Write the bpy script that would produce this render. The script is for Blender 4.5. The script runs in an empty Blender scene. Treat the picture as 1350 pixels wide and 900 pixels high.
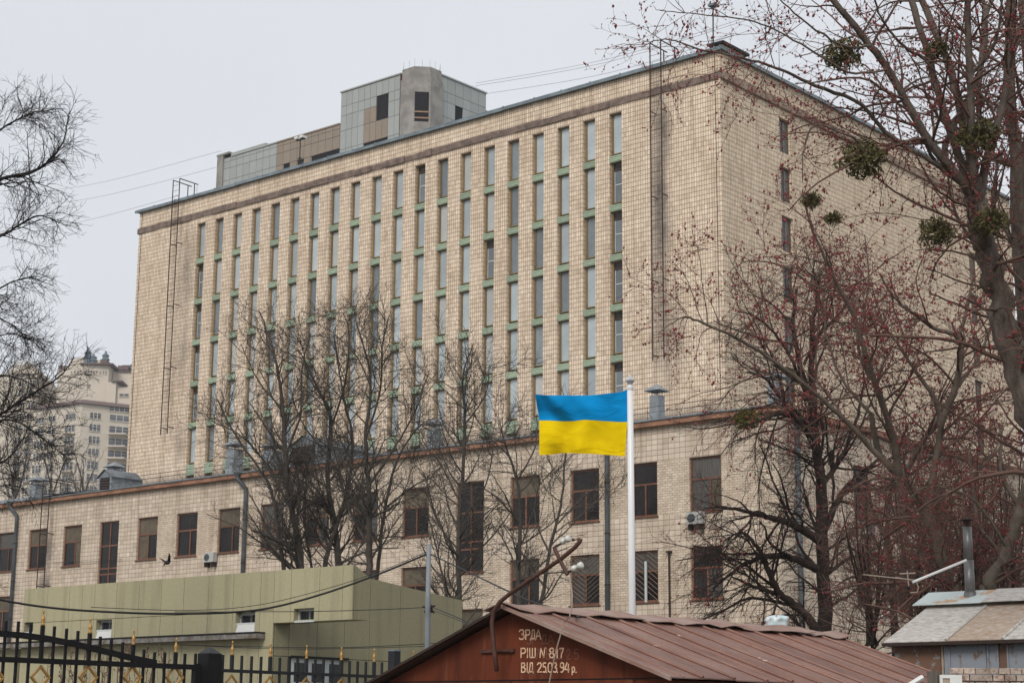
import bpy, math, random
import numpy as np
from math import sin, cos, pi, radians
from mathutils import Matrix, Vector
random.seed(7)
S = bpy.context.scene
COL = S.collection

# ------------------------------------------------------------------ camera
FPX, YAW, PITCH, ROLL = 2345.914, -0.70344, 0.21508, 0.00799
CAM = np.array([45.5842, -69.3594, 1.70])
FW = np.array([sin(YAW)*cos(PITCH), cos(YAW)*cos(PITCH), sin(PITCH)])
_r0 = np.array([cos(YAW), -sin(YAW), 0.0]); _u0 = np.cross(_r0, FW)
RT = _r0*cos(ROLL) + _u0*sin(ROLL); UP = -_r0*sin(ROLL) + _u0*cos(ROLL)
cd = bpy.data.cameras.new('camera'); co = bpy.data.objects.new('camera', cd); COL.objects.link(co)
cd.sensor_width = 36.0; cd.lens = FPX/1350*36; cd.clip_end = 6000; cd.clip_start = 0.1
co.matrix_world = Matrix(((RT[0], UP[0], -FW[0], CAM[0]), (RT[1], UP[1], -FW[1], CAM[1]), (RT[2], UP[2], -FW[2], CAM[2]), (0, 0, 0, 1)))
S.camera = co

# ------------------------------------------------------------------ sky, sun, exposure
SUN_AZ, SUN_EL = radians(158), radians(40)      # azimuth from +Y clockwise (towards +X)
w = bpy.data.worlds.new('World'); S.world = w; w.use_nodes = True
nt = w.node_tree; nt.nodes.clear()
sky = nt.nodes.new('ShaderNodeTexSky'); sky.sky_type = 'NISHITA'; sky.sun_disc = False
sky.sun_elevation = SUN_EL; sky.sun_rotation = SUN_AZ; sky.dust_density = 4.0
sc_ = nt.nodes.new('ShaderNodeVectorMath'); sc_.operation = 'SCALE'; sc_.inputs['Scale'].default_value = 0.10
tc = nt.nodes.new('ShaderNodeTexCoord')
nz = nt.nodes.new('ShaderNodeTexNoise'); nz.inputs['Scale'].default_value = 2.2; nz.inputs['Detail'].default_value = 3
rp = nt.nodes.new('ShaderNodeValToRGB')
rp.color_ramp.elements[0].position = 0.3; rp.color_ramp.elements[0].color = (0.520, 0.541, 0.575, 1)
rp.color_ramp.elements[1].position = 0.7; rp.color_ramp.elements[1].color = (0.605, 0.622, 0.648, 1)
mx = nt.nodes.new('ShaderNodeMix'); mx.data_type = 'RGBA'; mx.inputs['Factor'].default_value = 0.95
bg = nt.nodes.new('ShaderNodeBackground'); bg.inputs['Strength'].default_value = 1.0
wo = nt.nodes.new('ShaderNodeOutputWorld')
L = nt.links.new
L(sky.outputs[0], sc_.inputs[0]); L(tc.outputs['Generated'], nz.inputs['Vector']); L(nz.outputs['Fac'], rp.inputs[0])
L(sc_.outputs[0], mx.inputs['A']); L(rp.outputs[0], mx.inputs['B']); L(mx.outputs['Result'], bg.inputs['Color']); L(bg.outputs[0], wo.inputs[0])
sd = bpy.data.lights.new('sun', 'SUN'); sd.energy = 1.5; sd.angle = radians(25); sd.color = (1, 0.96, 0.90)
so = bpy.data.objects.new('sun', sd); COL.objects.link(so)
sdir = Vector((sin(SUN_AZ)*cos(SUN_EL), cos(SUN_AZ)*cos(SUN_EL), sin(SUN_EL)))
so.rotation_euler = sdir.to_track_quat('Z', 'Y').to_euler(); so.location = (60, -120, 90)
S.view_settings.view_transform = 'Standard'; S.view_settings.look = 'None'
S.view_settings.exposure = 0.50; S.view_settings.gamma = 1.0; S.view_settings.use_curve_mapping = False

# ------------------------------------------------------------------ placing helpers (real points from sight lines and known planes)
def ray(x, y): return FW + RT*(x-675)/FPX - UP*(y-450)/FPX
def onX(x, y, c): d = ray(x, y); return CAM + d*(c-CAM[0])/d[0]
def onY(x, y, c): d = ray(x, y); return CAM + d*(c-CAM[1])/d[1]
def at(x, y, D): return CAM + ray(x, y)*D

# ------------------------------------------------------------------ materials
def mat(name, col, rough=0.8, metal=0.0, vary=0.0, scale=3.0, bump=0.0, bscale=20.0, col2=None, lo=0.4, hi=0.6, randv=0.0, spec=0.3, detail=6.0, stretch=None):
    m = bpy.data.materials.new(name); m.use_nodes = True
    n = m.node_tree.nodes; l = m.node_tree.links.new; b = n['Principled BSDF']
    b.inputs['Roughness'].default_value = rough; b.inputs['Metallic'].default_value = metal
    b.inputs['Specular IOR Level'].default_value = spec
    c = (*col, 1); out = None
    t = n.new('ShaderNodeTexCoord'); vec = t.outputs['Object']
    if stretch:
        mp = n.new('ShaderNodeMapping'); mp.inputs['Scale'].default_value = stretch; l(vec, mp.inputs[0]); vec = mp.outputs[0]
    if col2 is None: col2 = tuple(max(0, x*(1-vary)) for x in col); lo, hi = 0.3, 0.7
    no = n.new('ShaderNodeTexNoise'); no.inputs['Scale'].default_value = scale; no.inputs['Detail'].default_value = detail
    no.inputs['Roughness'].default_value = 0.65
    l(vec, no.inputs['Vector'])
    r = n.new('ShaderNodeValToRGB'); r.color_ramp.elements[0].position = lo; r.color_ramp.elements[1].position = hi
    r.color_ramp.elements[0].color = c; r.color_ramp.elements[1].color = (*col2, 1)
    l(no.outputs['Fac'], r.inputs[0]); out = r.outputs[0]
    if randv:
        oi = n.new('ShaderNodeObjectInfo'); mr = n.new('ShaderNodeMapRange')
        mr.inputs['To Min'].default_value = 1-randv; mr.inputs['To Max'].default_value = 1+randv
        l(oi.outputs['Random'], mr.inputs['Value'])
        sc = n.new('ShaderNodeVectorMath'); sc.operation = 'SCALE'; l(out, sc.inputs[0]); l(mr.outputs[0], sc.inputs['Scale']); out = sc.outputs[0]
    l(out, b.inputs['Base Color'])
    if bump:
        n2 = n.new('ShaderNodeTexNoise'); n2.inputs['Scale'].default_value = bscale; n2.inputs['Detail'].default_value = 5
        l(vec, n2.inputs['Vector'])
        bp = n.new('ShaderNodeBump'); bp.inputs['Strength'].default_value = bump; bp.inputs['Distance'].default_value = 0.02
        l(n2.outputs['Fac'], bp.inputs['Height']); l(bp.outputs[0], b.inputs['Normal'])
    return m

def tile_mat(name, c1, c2, mortar, bw, rh, ms, stains=(), grime=(0.30, 0.25, 0.21), offset=0.0, gamt=0.35):
    """ceramic facade tiles: metre UVs drive a brick texture; soot marks keep their own shape on the wall"""
    m = bpy.data.materials.new(name); m.use_nodes = True
    n = m.node_tree.nodes; l = m.node_tree.links.new; b = n['Principled BSDF']
    b.inputs['Roughness'].default_value = 0.55; b.inputs['Specular IOR Level'].default_value = 0.25
    uv = n.new('ShaderNodeUVMap'); uv.uv_map = 'metre'
    # slight wobble so that courses are not ruler-straight
    wn = n.new('ShaderNodeTexNoise'); wn.inputs['Scale'].default_value = 0.9; wn.inputs['Detail'].default_value = 2; l(uv.outputs[0], wn.inputs['Vector'])
    ws = n.new('ShaderNodeVectorMath'); ws.operation = 'MULTIPLY_ADD'; ws.inputs[1].default_value = (0.035, 0.035, 0); l(wn.outputs['Color'], ws.inputs[0]); l(uv.outputs[0], ws.inputs[2])
    br = n.new('ShaderNodeTexBrick'); br.offset = offset; br.squash = 1.0
    br.inputs['Scale'].default_value = 1.0; br.inputs['Brick Width'].default_value = bw; br.inputs['Row Height'].default_value = rh
    br.inputs['Mortar Size'].default_value = ms; br.inputs['Mortar Smooth'].default_value = 0.2; br.inputs['Bias'].default_value = 0.0
    br.inputs['Color1'].default_value = (*c1, 1); br.inputs['Color2'].default_value = (*c2, 1); br.inputs['Mortar'].default_value = (*mortar, 1)
    l(ws.outputs[0], br.inputs['Vector'])
    # second tone set by blocks of tiles (batches of tiles from different kilns)
    no = n.new('ShaderNodeTexNoise'); no.inputs['Scale'].default_value = 0.55; no.inputs['Detail'].default_value = 7; no.inputs['Roughness'].default_value = 0.72
    l(uv.outputs[0], no.inputs['Vector'])
    r = n.new('ShaderNodeValToRGB'); r.color_ramp.elements[0].position = 0.33; r.color_ramp.elements[1].position = 0.66
    r.color_ramp.elements[0].color = (1.0, 1.0, 1.0, 1); r.color_ramp.elements[1].color = (0.80, 0.76, 0.72, 1)
    l(no.outputs['Fac'], r.inputs[0])
    mu = n.new('ShaderNodeMix'); mu.data_type = 'RGBA'; mu.blend_type = 'MULTIPLY'; mu.inputs['Factor'].default_value = 1.0
    l(br.outputs['Color'], mu.inputs['A']); l(r.outputs[0], mu.inputs['B']); out = mu.outputs['Result']
    sx0 = n.new('ShaderNodeSeparateXYZ'); l(ws.outputs[0], sx0.inputs[0]); ids = []
    for ch, sz in (('X', bw), ('Y', rh)):
        d_ = n.new('ShaderNodeMath'); d_.operation = 'DIVIDE'; d_.inputs[1].default_value = sz; l(sx0.outputs[ch], d_.inputs[0]); f0 = n.new('ShaderNodeMath'); f0.operation = 'FLOOR'; l(d_.outputs[0], f0.inputs[0]); ids.append(f0)
    cx_ = n.new('ShaderNodeCombineXYZ'); l(ids[0].outputs[0], cx_.inputs[0]); l(ids[1].outputs[0], cx_.inputs[1])
    wn_ = n.new('ShaderNodeTexWhiteNoise'); wn_.noise_dimensions = '2D'; l(cx_.outputs[0], wn_.inputs['Vector'])
    wr_ = n.new('ShaderNodeValToRGB'); e_ = wr_.color_ramp.elements; e_[0].position = 0.0; e_[0].color = (.74, .71, .68, 1); e_[1].position = 1.0; e_[1].color = (1.10, 1.09, 1.07, 1); x_ = e_.new(.12); x_.color = (.92, .91, .89, 1); l(wn_.outputs['Value'], wr_.inputs[0])
    mw = n.new('ShaderNodeMix'); mw.data_type = 'RGBA'; mw.blend_type = 'MULTIPLY'; mw.inputs['Factor'].default_value = 0.6; l(out, mw.inputs['A']); l(wr_.outputs[0], mw.inputs['B']); out = mw.outputs['Result']
    mpv = n.new('ShaderNodeMapping'); mpv.inputs['Scale'].default_value = (2.6, 0.10, 1); l(uv.outputs[0], mpv.inputs[0]); sn = n.new('ShaderNodeTexNoise'); sn.inputs['Scale'].default_value = 1.0; sn.inputs['Detail'].default_value = 5; l(mpv.outputs[0], sn.inputs['Vector'])
    sr = n.new('ShaderNodeValToRGB'); sr.color_ramp.elements[0].position = .50; sr.color_ramp.elements[0].color = (1, 1, 1, 1); sr.color_ramp.elements[1].position = .72; sr.color_ramp.elements[1].color = (.74, .70, .66, 1); l(sn.outputs['Fac'], sr.inputs[0])
    ms_ = n.new('ShaderNodeMix'); ms_.data_type = 'RGBA'; ms_.blend_type = 'MULTIPLY'; ms_.inputs['Factor'].default_value = 0.8; l(out, ms_.inputs['A']); l(sr.outputs[0], ms_.inputs['B']); out = ms_.outputs['Result']
    # darker course lines (rust bleeding along the bed joints)
    sx = n.new('ShaderNodeSeparateXYZ'); l(ws.outputs[0], sx.inputs[0])
    dv = n.new('ShaderNodeMath'); dv.operation = 'DIVIDE'; dv.inputs[1].default_value = rh; l(sx.outputs['Y'], dv.inputs[0])
    fr = n.new('ShaderNodeMath'); fr.operation = 'FRACT'; l(dv.outputs[0], fr.inputs[0])
    mr = n.new('ShaderNodeMapRange'); mr.inputs['From Min'].default_value = 0.0; mr.inputs['From Max'].default_value = 0.16
    mr.inputs['To Min'].default_value = gamt*1.9; mr.inputs['To Max'].default_value = 0.0; l(fr.outputs[0], mr.inputs['Value'])
    n3 = n.new('ShaderNodeTexNoise'); n3.inputs['Scale'].default_value = 0.8; n3.inputs['Detail'].default_value = 4; l(uv.outputs[0], n3.inputs['Vector'])
    mm = n.new('ShaderNodeMath'); mm.operation = 'MULTIPLY'; l(mr.outputs[0], mm.inputs[0]); l(n3.outputs['Fac'], mm.inputs[1])
    m2 = n.new('ShaderNodeMix'); m2.data_type = 'RGBA'; l(mm.outputs[0], m2.inputs['Factor']); l(out, m2.inputs['A']); m2.inputs['B'].default_value = (0.115, 0.07, 0.045, 1)
    out = m2.outputs['Result']
    su = n.new('ShaderNodeSeparateXYZ'); l(uv.outputs[0], su.inputs[0])
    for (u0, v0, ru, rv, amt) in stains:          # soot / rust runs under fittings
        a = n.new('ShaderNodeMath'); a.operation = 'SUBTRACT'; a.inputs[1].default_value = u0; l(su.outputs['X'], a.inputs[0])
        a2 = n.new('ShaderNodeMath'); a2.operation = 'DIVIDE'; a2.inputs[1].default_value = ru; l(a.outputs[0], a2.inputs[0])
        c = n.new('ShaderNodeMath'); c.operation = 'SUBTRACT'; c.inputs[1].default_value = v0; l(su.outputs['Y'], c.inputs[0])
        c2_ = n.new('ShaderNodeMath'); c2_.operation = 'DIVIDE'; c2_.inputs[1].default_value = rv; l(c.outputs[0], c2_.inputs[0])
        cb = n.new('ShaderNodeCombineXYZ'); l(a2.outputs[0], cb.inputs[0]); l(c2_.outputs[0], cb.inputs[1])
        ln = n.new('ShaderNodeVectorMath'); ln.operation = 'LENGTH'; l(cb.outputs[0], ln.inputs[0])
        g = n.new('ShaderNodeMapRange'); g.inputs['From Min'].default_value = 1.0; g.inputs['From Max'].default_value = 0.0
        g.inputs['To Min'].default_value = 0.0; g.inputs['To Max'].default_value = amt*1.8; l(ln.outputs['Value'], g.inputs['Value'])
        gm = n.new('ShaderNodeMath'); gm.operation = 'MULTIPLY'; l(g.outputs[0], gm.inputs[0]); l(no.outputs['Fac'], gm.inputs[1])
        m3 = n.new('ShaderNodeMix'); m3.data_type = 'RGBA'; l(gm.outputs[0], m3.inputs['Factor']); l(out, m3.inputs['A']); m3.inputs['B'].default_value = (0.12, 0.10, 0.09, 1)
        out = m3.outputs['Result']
    l(out, b.inputs['Base Color'])
    bp = n.new('ShaderNodeBump'); bp.inputs['Strength'].default_value = 0.4; bp.inputs['Distance'].default_value = 0.015; bp.invert = True
    l(br.outputs['Fac'], bp.inputs['Height']); l(bp.outputs[0], b.inputs['Normal'])
    return m

def streak(m, col, amt, su, sv, lo=.5, hi=.72):
    n = m.node_tree.nodes; l = m.node_tree.links.new; b = n['Principled BSDF']; src = b.inputs['Base Color'].links[0].from_socket; t = n.new('ShaderNodeTexCoord'); mp_ = n.new('ShaderNodeMapping'); mp_.inputs['Scale'].default_value = (su, su, sv); l(t.outputs['Object'], mp_.inputs[0])
    no = n.new('ShaderNodeTexNoise'); no.inputs['Scale'].default_value = 1.0; no.inputs['Detail'].default_value = 6; l(mp_.outputs[0], no.inputs['Vector']); mr = n.new('ShaderNodeMapRange'); mr.inputs['From Min'].default_value = lo; mr.inputs['From Max'].default_value = hi; mr.inputs['To Max'].default_value = amt; l(no.outputs['Fac'], mr.inputs['Value'])
    mx_ = n.new('ShaderNodeMix'); mx_.data_type = 'RGBA'; l(mr.outputs[0], mx_.inputs['Factor']); l(src, mx_.inputs['A']); mx_.inputs['B'].default_value = (*col, 1); l(mx_.outputs['Result'], b.inputs['Base Color'])
LADL, LADR = -40.2, -3.5
M = {}
M['tile_tall'] = tile_mat('tile_tall', (0.90, 0.755, 0.60), (0.73, 0.595, 0.46), (0.31, 0.235, 0.18), 0.147, 0.2476, 0.014,
    stains=[(LADL+0.15, 29.6, 0.9, 3.6, 0.7), (LADL+0.1, 24.5, 0.8, 3.0, 0.5), (LADL+0.2, 18.6, 0.7, 2.2, 0.5),
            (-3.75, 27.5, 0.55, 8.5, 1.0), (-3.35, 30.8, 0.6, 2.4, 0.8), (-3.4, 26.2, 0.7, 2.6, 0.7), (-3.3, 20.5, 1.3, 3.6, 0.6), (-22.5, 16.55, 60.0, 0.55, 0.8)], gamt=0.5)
M['tile_side'] = tile_mat('tile_side', (0.88, 0.735, 0.565), (0.76, 0.62, 0.465), (0.26, 0.185, 0.13), 0.147, 0.2476, 0.012, gamt=0.45)
M['tile_wing'] = tile_mat('tile_wing', (0.74, 0.635, 0.53), (0.62, 0.52, 0.42), (0.27, 0.21, 0.165), 0.29, 0.232, 0.011,
    stains=[(-41.6, 11.6, 0.8, 1.3, 1.0), (-41.6, 9.6, 0.8, 0.9, 1.0)], gamt=0.28)
M['tile_small'] = tile_mat('tile_small', (0.74, 0.635, 0.52), (0.61, 0.51, 0.405), (0.31, 0.24, 0.185), 0.25, 0.105, 0.009, offset=0.5, gamt=0.2)
M['band'] = mat('weathered_band', (0.235, 0.172, 0.142), 0.9, col2=(0.12, 0.09, 0.075), scale=2.2, bump=0.9, bscale=9, lo=0.38, hi=0.62)
M['galv'] = mat('galvanised', (0.235, 0.285, 0.31), 0.55, 0.3, col2=(0.16, 0.19, 0.21), scale=1.2, bump=0.1)
M['roof_metal'] = mat('roof_metal', (0.20, 0.225, 0.25), 0.6, 0.2, col2=(0.12, 0.135, 0.15), scale=1.0)
M['vent_metal'] = mat('vent_metal', (0.29, 0.315, 0.335), 0.55, 0.2, col2=(0.19, 0.205, 0.22), scale=2.0, randv=0.08)
M['fascia'] = mat('fascia', (0.34, 0.175, 0.11), 0.8, col2=(0.20, 0.10, 0.065), scale=1.6)
M['green'] = mat('green_paint', (0.41, 0.495, 0.37), 0.7, col2=(0.30, 0.37, 0.265), scale=3.0, randv=0.12, stretch=(1, 1, 4))
M['ochre'] = mat('ochre_wood', (0.245, 0.165, 0.075), 0.7, vary=0.4, scale=4, randv=0.2)
M['ochre_dark'] = mat('dark_wood', (0.075, 0.045, 0.035), 0.7, vary=0.3)
M['whiteframe'] = mat('white_frame', (0.55, 0.58, 0.58), 0.5, vary=0.15)
M['blind_glass'] = mat('blind_glass', (0.44, 0.495, 0.52), 0.12, vary=0.3, scale=0.9, randv=0.2, spec=0.5)
M['dark_glass'] = mat('dark_glass', (0.019, 0.014, 0.012), 0.08, vary=0.7, scale=1.8, randv=0.5, spec=0.30)
M['curtain'] = mat('curtain', (0.17, 0.138, 0.098), 0.9, vary=0.5, scale=2.5, randv=0.35)
M['net_curtain'] = mat('net_curtain', (0.105, 0.095, 0.085), 0.4, vary=0.6, scale=4, randv=0.3, stretch=(5, 5, .6), spec=0.4)
M['brownframe'] = mat('brown_frame', (0.21, 0.095, 0.058), 0.6, vary=0.45, scale=3, randv=0.3)
M['iron'] = mat('rusty_iron', (0.045, 0.028, 0.022), 0.8, vary=0.4)
M['pipe'] = mat('drainpipe', (0.10, 0.11, 0.118), 0.6, 0.1, col2=(0.06, 0.065, 0.07), scale=1.5)
M['pent_grey'] = mat('panel_grey', (0.36, 0.375, 0.36), 0.6, vary=0.08, randv=0.05)
M['pent_brown'] = mat('panel_brown', (0.29, 0.235, 0.185), 0.6, vary=0.08, randv=0.05)
M['concrete'] = mat('concrete', (0.33, 0.31, 0.285), 0.9, col2=(0.22, 0.205, 0.19), scale=0.9, bump=0.4, bscale=6)
M['void'] = mat('dark_interior', (0.02, 0.02, 0.024), 0.9)
M['plank'] = mat('plank', (0.35, 0.23, 0.15), 0.8, vary=0.3)
M['apt'] = mat('apartment_render', (0.60, 0.53, 0.44), 0.9, vary=0.12, scale=0.15)
M['apt_dark'] = mat('apartment_trim', (0.16, 0.11, 0.10), 0.8, vary=0.3)
M['apt_glass'] = mat('apartment_glass', (0.085, 0.10, 0.125), 0.15, vary=0.4, scale=0.6, randv=0.35, spec=0.5)
M['apt_dome'] = mat('apartment_dome', (0.13, 0.17, 0.205), 0.5, vary=0.3)
M['olive'] = mat('olive_panel', (0.42, 0.385, 0.245), 0.6, col2=(0.36, 0.325, 0.205), lo=.35, hi=.68, scale=22.0, randv=0.05, spec=0.25, bump=.25, bscale=60, stretch=(1, 1, .5), detail=9)
M['olive_shaded'] = mat('olive_panel_shaded', (0.285, 0.263, 0.165), 0.6, col2=(0.24, 0.218, 0.135), lo=.35, hi=.68, scale=22.0, randv=0.05, spec=0.25, bump=.25, bscale=60, stretch=(1, 1, .5), detail=9)  # front panel olive darkened: shade of the side faces put into the colour
streak(M['olive'], (.20, .18, .12), .45, 3.0, .25); streak(M['olive_shaded'], (.14, .125, .085), .45, 3.0, .25)
M['olive_joint'] = mat('olive_joint', (0.06, 0.055, 0.035), 0.9)
M['flashing'] = mat('flashing', (0.26, 0.25, 0.235), 0.7, col2=(0.13, 0.10, 0.08), scale=3, bump=0.3)
M['white'] = mat('white_paint', (0.72, 0.72, 0.70), 0.45, vary=0.1)
M['black'] = mat('black_paint', (0.009, 0.009, 0.010), 0.5, vary=0.3, spec=0.2)
M['fence_grey'] = mat('fence_grey', (0.020, 0.022, 0.024), 0.5, vary=0.3, spec=0.3)
M['gold'] = mat('gold_paint', (0.46, 0.26, 0.075), 0.4, 0.3, vary=0.25, scale=9)
M['garage'] = mat('garage_red', (0.155, 0.040, 0.019), 0.65, col2=(0.085, 0.024, 0.013), scale=1.6, bump=0.25, bscale=14, stretch=(1, 1, 0.35), lo=0.35, hi=0.7, spec=0.08)
M['groof'] = mat('garage_roof', (0.25, 0.135, 0.105), 0.36, 0.1, col2=(0.19, 0.088, 0.065), scale=1.3, bump=0.2, bscale=5, randv=0.13, spec=0.45)
def worn(name, c1, c2, scr, rough):
    m = mat(name, c1, rough, 0.1, col2=c2, scale=1.6, bump=0.25, bscale=6, randv=0.16, spec=0.45); n = m.node_tree.nodes; l = m.node_tree.links.new; b = n['Principled BSDF']; src = b.inputs['Base Color'].links[0].from_socket
    t = n.new('ShaderNodeTexCoord'); out = src
    for (sc, st, lo, hi, col, amt) in ((9.0, (1, 1.6, 1), .62, .70, (.115, .05, .035), .8), (16.0, (.35, 2.2, 1), .70, .74, scr, .8), (1.1, (1, 1, 1), .45, .75, (.32, .22, .185), .4)):
        mp_ = n.new('ShaderNodeMapping'); mp_.inputs['Scale'].default_value = st; mp_.inputs['Rotation'].default_value = (0, 0, .5); l(t.outputs['Object'], mp_.inputs[0]); no = n.new('ShaderNodeTexNoise'); no.inputs['Scale'].default_value = sc; no.inputs['Detail'].default_value = 4; l(mp_.outputs[0], no.inputs['Vector'])
        mr = n.new('ShaderNodeMapRange'); mr.inputs['From Min'].default_value = lo; mr.inputs['From Max'].default_value = hi; mr.inputs['To Max'].default_value = amt; l(no.outputs['Fac'], mr.inputs['Value'])
        mx_ = n.new('ShaderNodeMix'); mx_.data_type = 'RGBA'; l(mr.outputs[0], mx_.inputs['Factor']); l(out, mx_.inputs['A']); mx_.inputs['B'].default_value = (*col, 1); out = mx_.outputs['Result']
    l(out, b.inputs['Base Color']); return m
streak(M['garage'], (.055, .018, .012), .7, 7.0, .6); streak(M['garage'], (.20, .085, .05), .5, 9.0, 1.2, .58, .7)
M['groof'] = worn('garage_roof', (0.245, 0.122, 0.088), (0.175, 0.083, 0.060), (.55, .50, .46), .42)
M['gcap'] = mat('ridge_cap', (0.26, 0.145, 0.11), 0.5, 0.1, col2=(0.33, 0.23, 0.19), scale=2.2, bump=0.3, bscale=9, spec=0.4)
M['letter'] = mat('letter_paint', (0.72, 0.47, 0.31), 0.8, col2=(0.42, 0.20, 0.12), scale=16, lo=0.46, hi=0.66)
M['ghost'] = mat('ghost_letter', (0.20, 0.085, 0.06), 0.8, vary=0.4, scale=14)
M['rustpipe'] = mat('rust_pipe', (0.10, 0.045, 0.032), 0.7, vary=0.5, scale=8)
M['porcelain'] = mat('porcelain', (0.62, 0.61, 0.56), 0.25, vary=0.15, spec=0.5)
M['cable'] = mat('black_cable', (0.012, 0.012, 0.012), 0.6)
M['wire'] = mat('pale_wire', (0.36, 0.30, 0.24), 0.7)
M['thinwire'] = mat('thin_wire', (0.20, 0.21, 0.22), 0.6)
M['polegrey'] = mat('pole_grey', (0.25, 0.27, 0.295), 0.6, vary=0.3, scale=3)
M['poleflag'] = mat('flagpole_white', (0.76, 0.77, 0.78), 0.35, vary=0.06, spec=0.5)
M['blue'] = mat('flag_blue', (0.0, 0.215, 0.52), 0.75, vary=0.12, scale=5)
M['yellow'] = mat('flag_yellow', (0.86, 0.57, 0.0), 0.75, vary=0.08, scale=5)
def cloth(name, col):
    m = mat(name, col, 0.8, vary=0.08, scale=5, spec=0.15); n = m.node_tree.nodes; l = m.node_tree.links.new; b = n['Principled BSDF']
    tl = n.new('ShaderNodeBsdfTranslucent'); tl.inputs['Color'].default_value = (*col, 1); mxs = n.new('ShaderNodeMixShader'); mxs.inputs[0].default_value = 0.12
    t = n.new('ShaderNodeTexCoord'); mp_ = n.new('ShaderNodeMapping'); mp_.inputs['Scale'].default_value = (2.2, 2.2, 5.0); mp_.inputs['Rotation'].default_value = (0.5, 0.7, 0.2); l(t.outputs['Object'], mp_.inputs[0])
    no = n.new('ShaderNodeTexNoise'); no.inputs['Scale'].default_value = 1.0; no.inputs['Detail'].default_value = 2; no.inputs['Distortion'].default_value = 0.9; l(mp_.outputs[0], no.inputs['Vector'])
    bp = n.new('ShaderNodeBump'); bp.inputs['Strength'].default_value = 0.5; bp.inputs['Distance'].default_value = 0.06; l(no.outputs['Fac'], bp.inputs['Height']); l(bp.outputs[0], b.inputs['Normal']); l(bp.outputs[0], tl.inputs['Normal'])
    l(b.outputs[0], mxs.inputs[1]); l(tl.outputs[0], mxs.inputs[2]); l(mxs.outputs[0], n['Material Output'].inputs['Surface']); return m
M['blue'] = cloth('flag_blue', (0.0, 0.31, 0.72)); M['yellow'] = cloth('flag_yellow', (0.98, 0.71, 0.0))
M['steel'] = mat('steel_flue', (0.21, 0.205, 0.20), 0.4, 0.6, vary=0.35, scale=6)
M['bright_steel'] = mat('bright_steel', (0.62, 0.63, 0.65), 0.3, 0.6, vary=0.1)
M['shed_white'] = mat('shed_roof_worn', (0.52, 0.50, 0.47), 0.8, col2=(0.25, 0.205, 0.17), detail=10, stretch=(1, 2.2, 1), scale=9.0, bump=0.4, bscale=12, lo=0.38, hi=0.74)
M['shed_rust'] = mat('shed_roof_rust', (0.29, 0.20, 0.135), 0.85, col2=(0.46, 0.42, 0.375), detail=10, stretch=(1, 2.2, 1), scale=9.0, bump=0.4, bscale=12, lo=0.38, hi=0.74)
M['shed_teal'] = mat('shed_roof_teal', (0.46, 0.52, 0.51), 0.75, col2=(0.42, 0.27, 0.17), scale=2.2, bump=0.4, bscale=12, lo=0.52, hi=0.60)
M['shed_blue'] = mat('shed_wall_blue', (0.245, 0.265, 0.295), 0.7, col2=(0.17, 0.095, 0.06), detail=10, scale=6.0, bump=0.25, lo=0.56, hi=0.62, stretch=(1, 1, 0.4))
M['shed_brown'] = mat('shed_wall_rust', (0.16, 0.088, 0.058), 0.85, col2=(0.21, 0.225, 0.24), detail=10, scale=7, bump=0.3, lo=0.55, hi=0.62)
M['brick'] = mat('pale_brick', (0.46, 0.375, 0.315), 0.9, col2=(0.20, 0.115, 0.085), scale=8, bump=0.6, bscale=30, randv=0.2, lo=0.48, hi=0.66)
M['mortar'] = mat('mortar', (0.075, 0.06, 0.05), 0.95, vary=0.3)
M['oldwood'] = mat('old_wood', (0.17, 0.145, 0.125), 0.9, vary=0.5, scale=5, stretch=(6, 6, 0.6))
M['bag'] = mat('plastic_bag', (0.68, 0.72, 0.74), 0.4, col2=(0.40, 0.56, 0.58), scale=5, bump=0.3)
M['bird'] = mat('bird_dark', (0.018, 0.018, 0.02), 0.7)
M['bark_mid'] = mat('bark_mid', (0.112, 0.095, 0.081), 0.95, vary=0.45, scale=6, bump=0.5, bscale=16, spec=0.1)
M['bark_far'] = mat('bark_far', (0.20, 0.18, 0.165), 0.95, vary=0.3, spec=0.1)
M['bark_left'] = mat('bark_left', (0.035, 0.029, 0.027), 0.95, vary=0.4, scale=6, spec=0.1)
M['bark_big'] = mat('bark_big', (0.195, 0.158, 0.132), 0.95, vary=0.7, scale=9, bump=1.0, bscale=26, spec=0.1, stretch=(1, 1, 0.35))
M['bark_grey'] = mat('bark_grey', (0.180, 0.148, 0.118), 0.95, vary=0.5, scale=5, bump=0.6, bscale=14, spec=0.1)
M['bark_dark'] = mat('bark_dark', (0.050, 0.036, 0.030), 0.95, vary=0.5, scale=5, bump=0.7, bscale=14, spec=0.1)
M['twig_red'] = mat('twig_red', (0.17, 0.105, 0.085), 0.9, vary=0.4, scale=3, spec=0.1)
M['bud'] = mat('red_bud', (0.30, 0.052, 0.055), 0.7, col2=(0.18, 0.038, 0.04), scale=6, spec=0.2)
M['mistletoe'] = mat('mistletoe', (0.135, 0.118, 0.045), 0.8, col2=(0.065, 0.06, 0.026), scale=9, spec=0.2)
M['mistletoe_y'] = mat('mistletoe_yellow', (0.17, 0.155, 0.03), 0.8, col2=(0.08, 0.08, 0.02), scale=9, spec=0.2)
M['dry'] = mat('dry_stems', (0.20, 0.125, 0.085), 0.95, vary=0.4, scale=4)
M['earth'] = mat('earth', (0.12, 0.10, 0.075), 0.95, col2=(0.085, 0.09, 0.05), scale=0.3, bump=0.6, bscale=3)
M['asphalt'] = mat('asphalt', (0.055, 0.055, 0.055), 0.9, vary=0.3, scale=1.0, bump=0.4, bscale=40)
M['ac_white'] = mat('ac_white', (0.46, 0.46, 0.44), 0.5, vary=0.15, randv=0.1)
M['ac_dark'] = mat('ac_grille', (0.06, 0.065, 0.07), 0.6)

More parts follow.
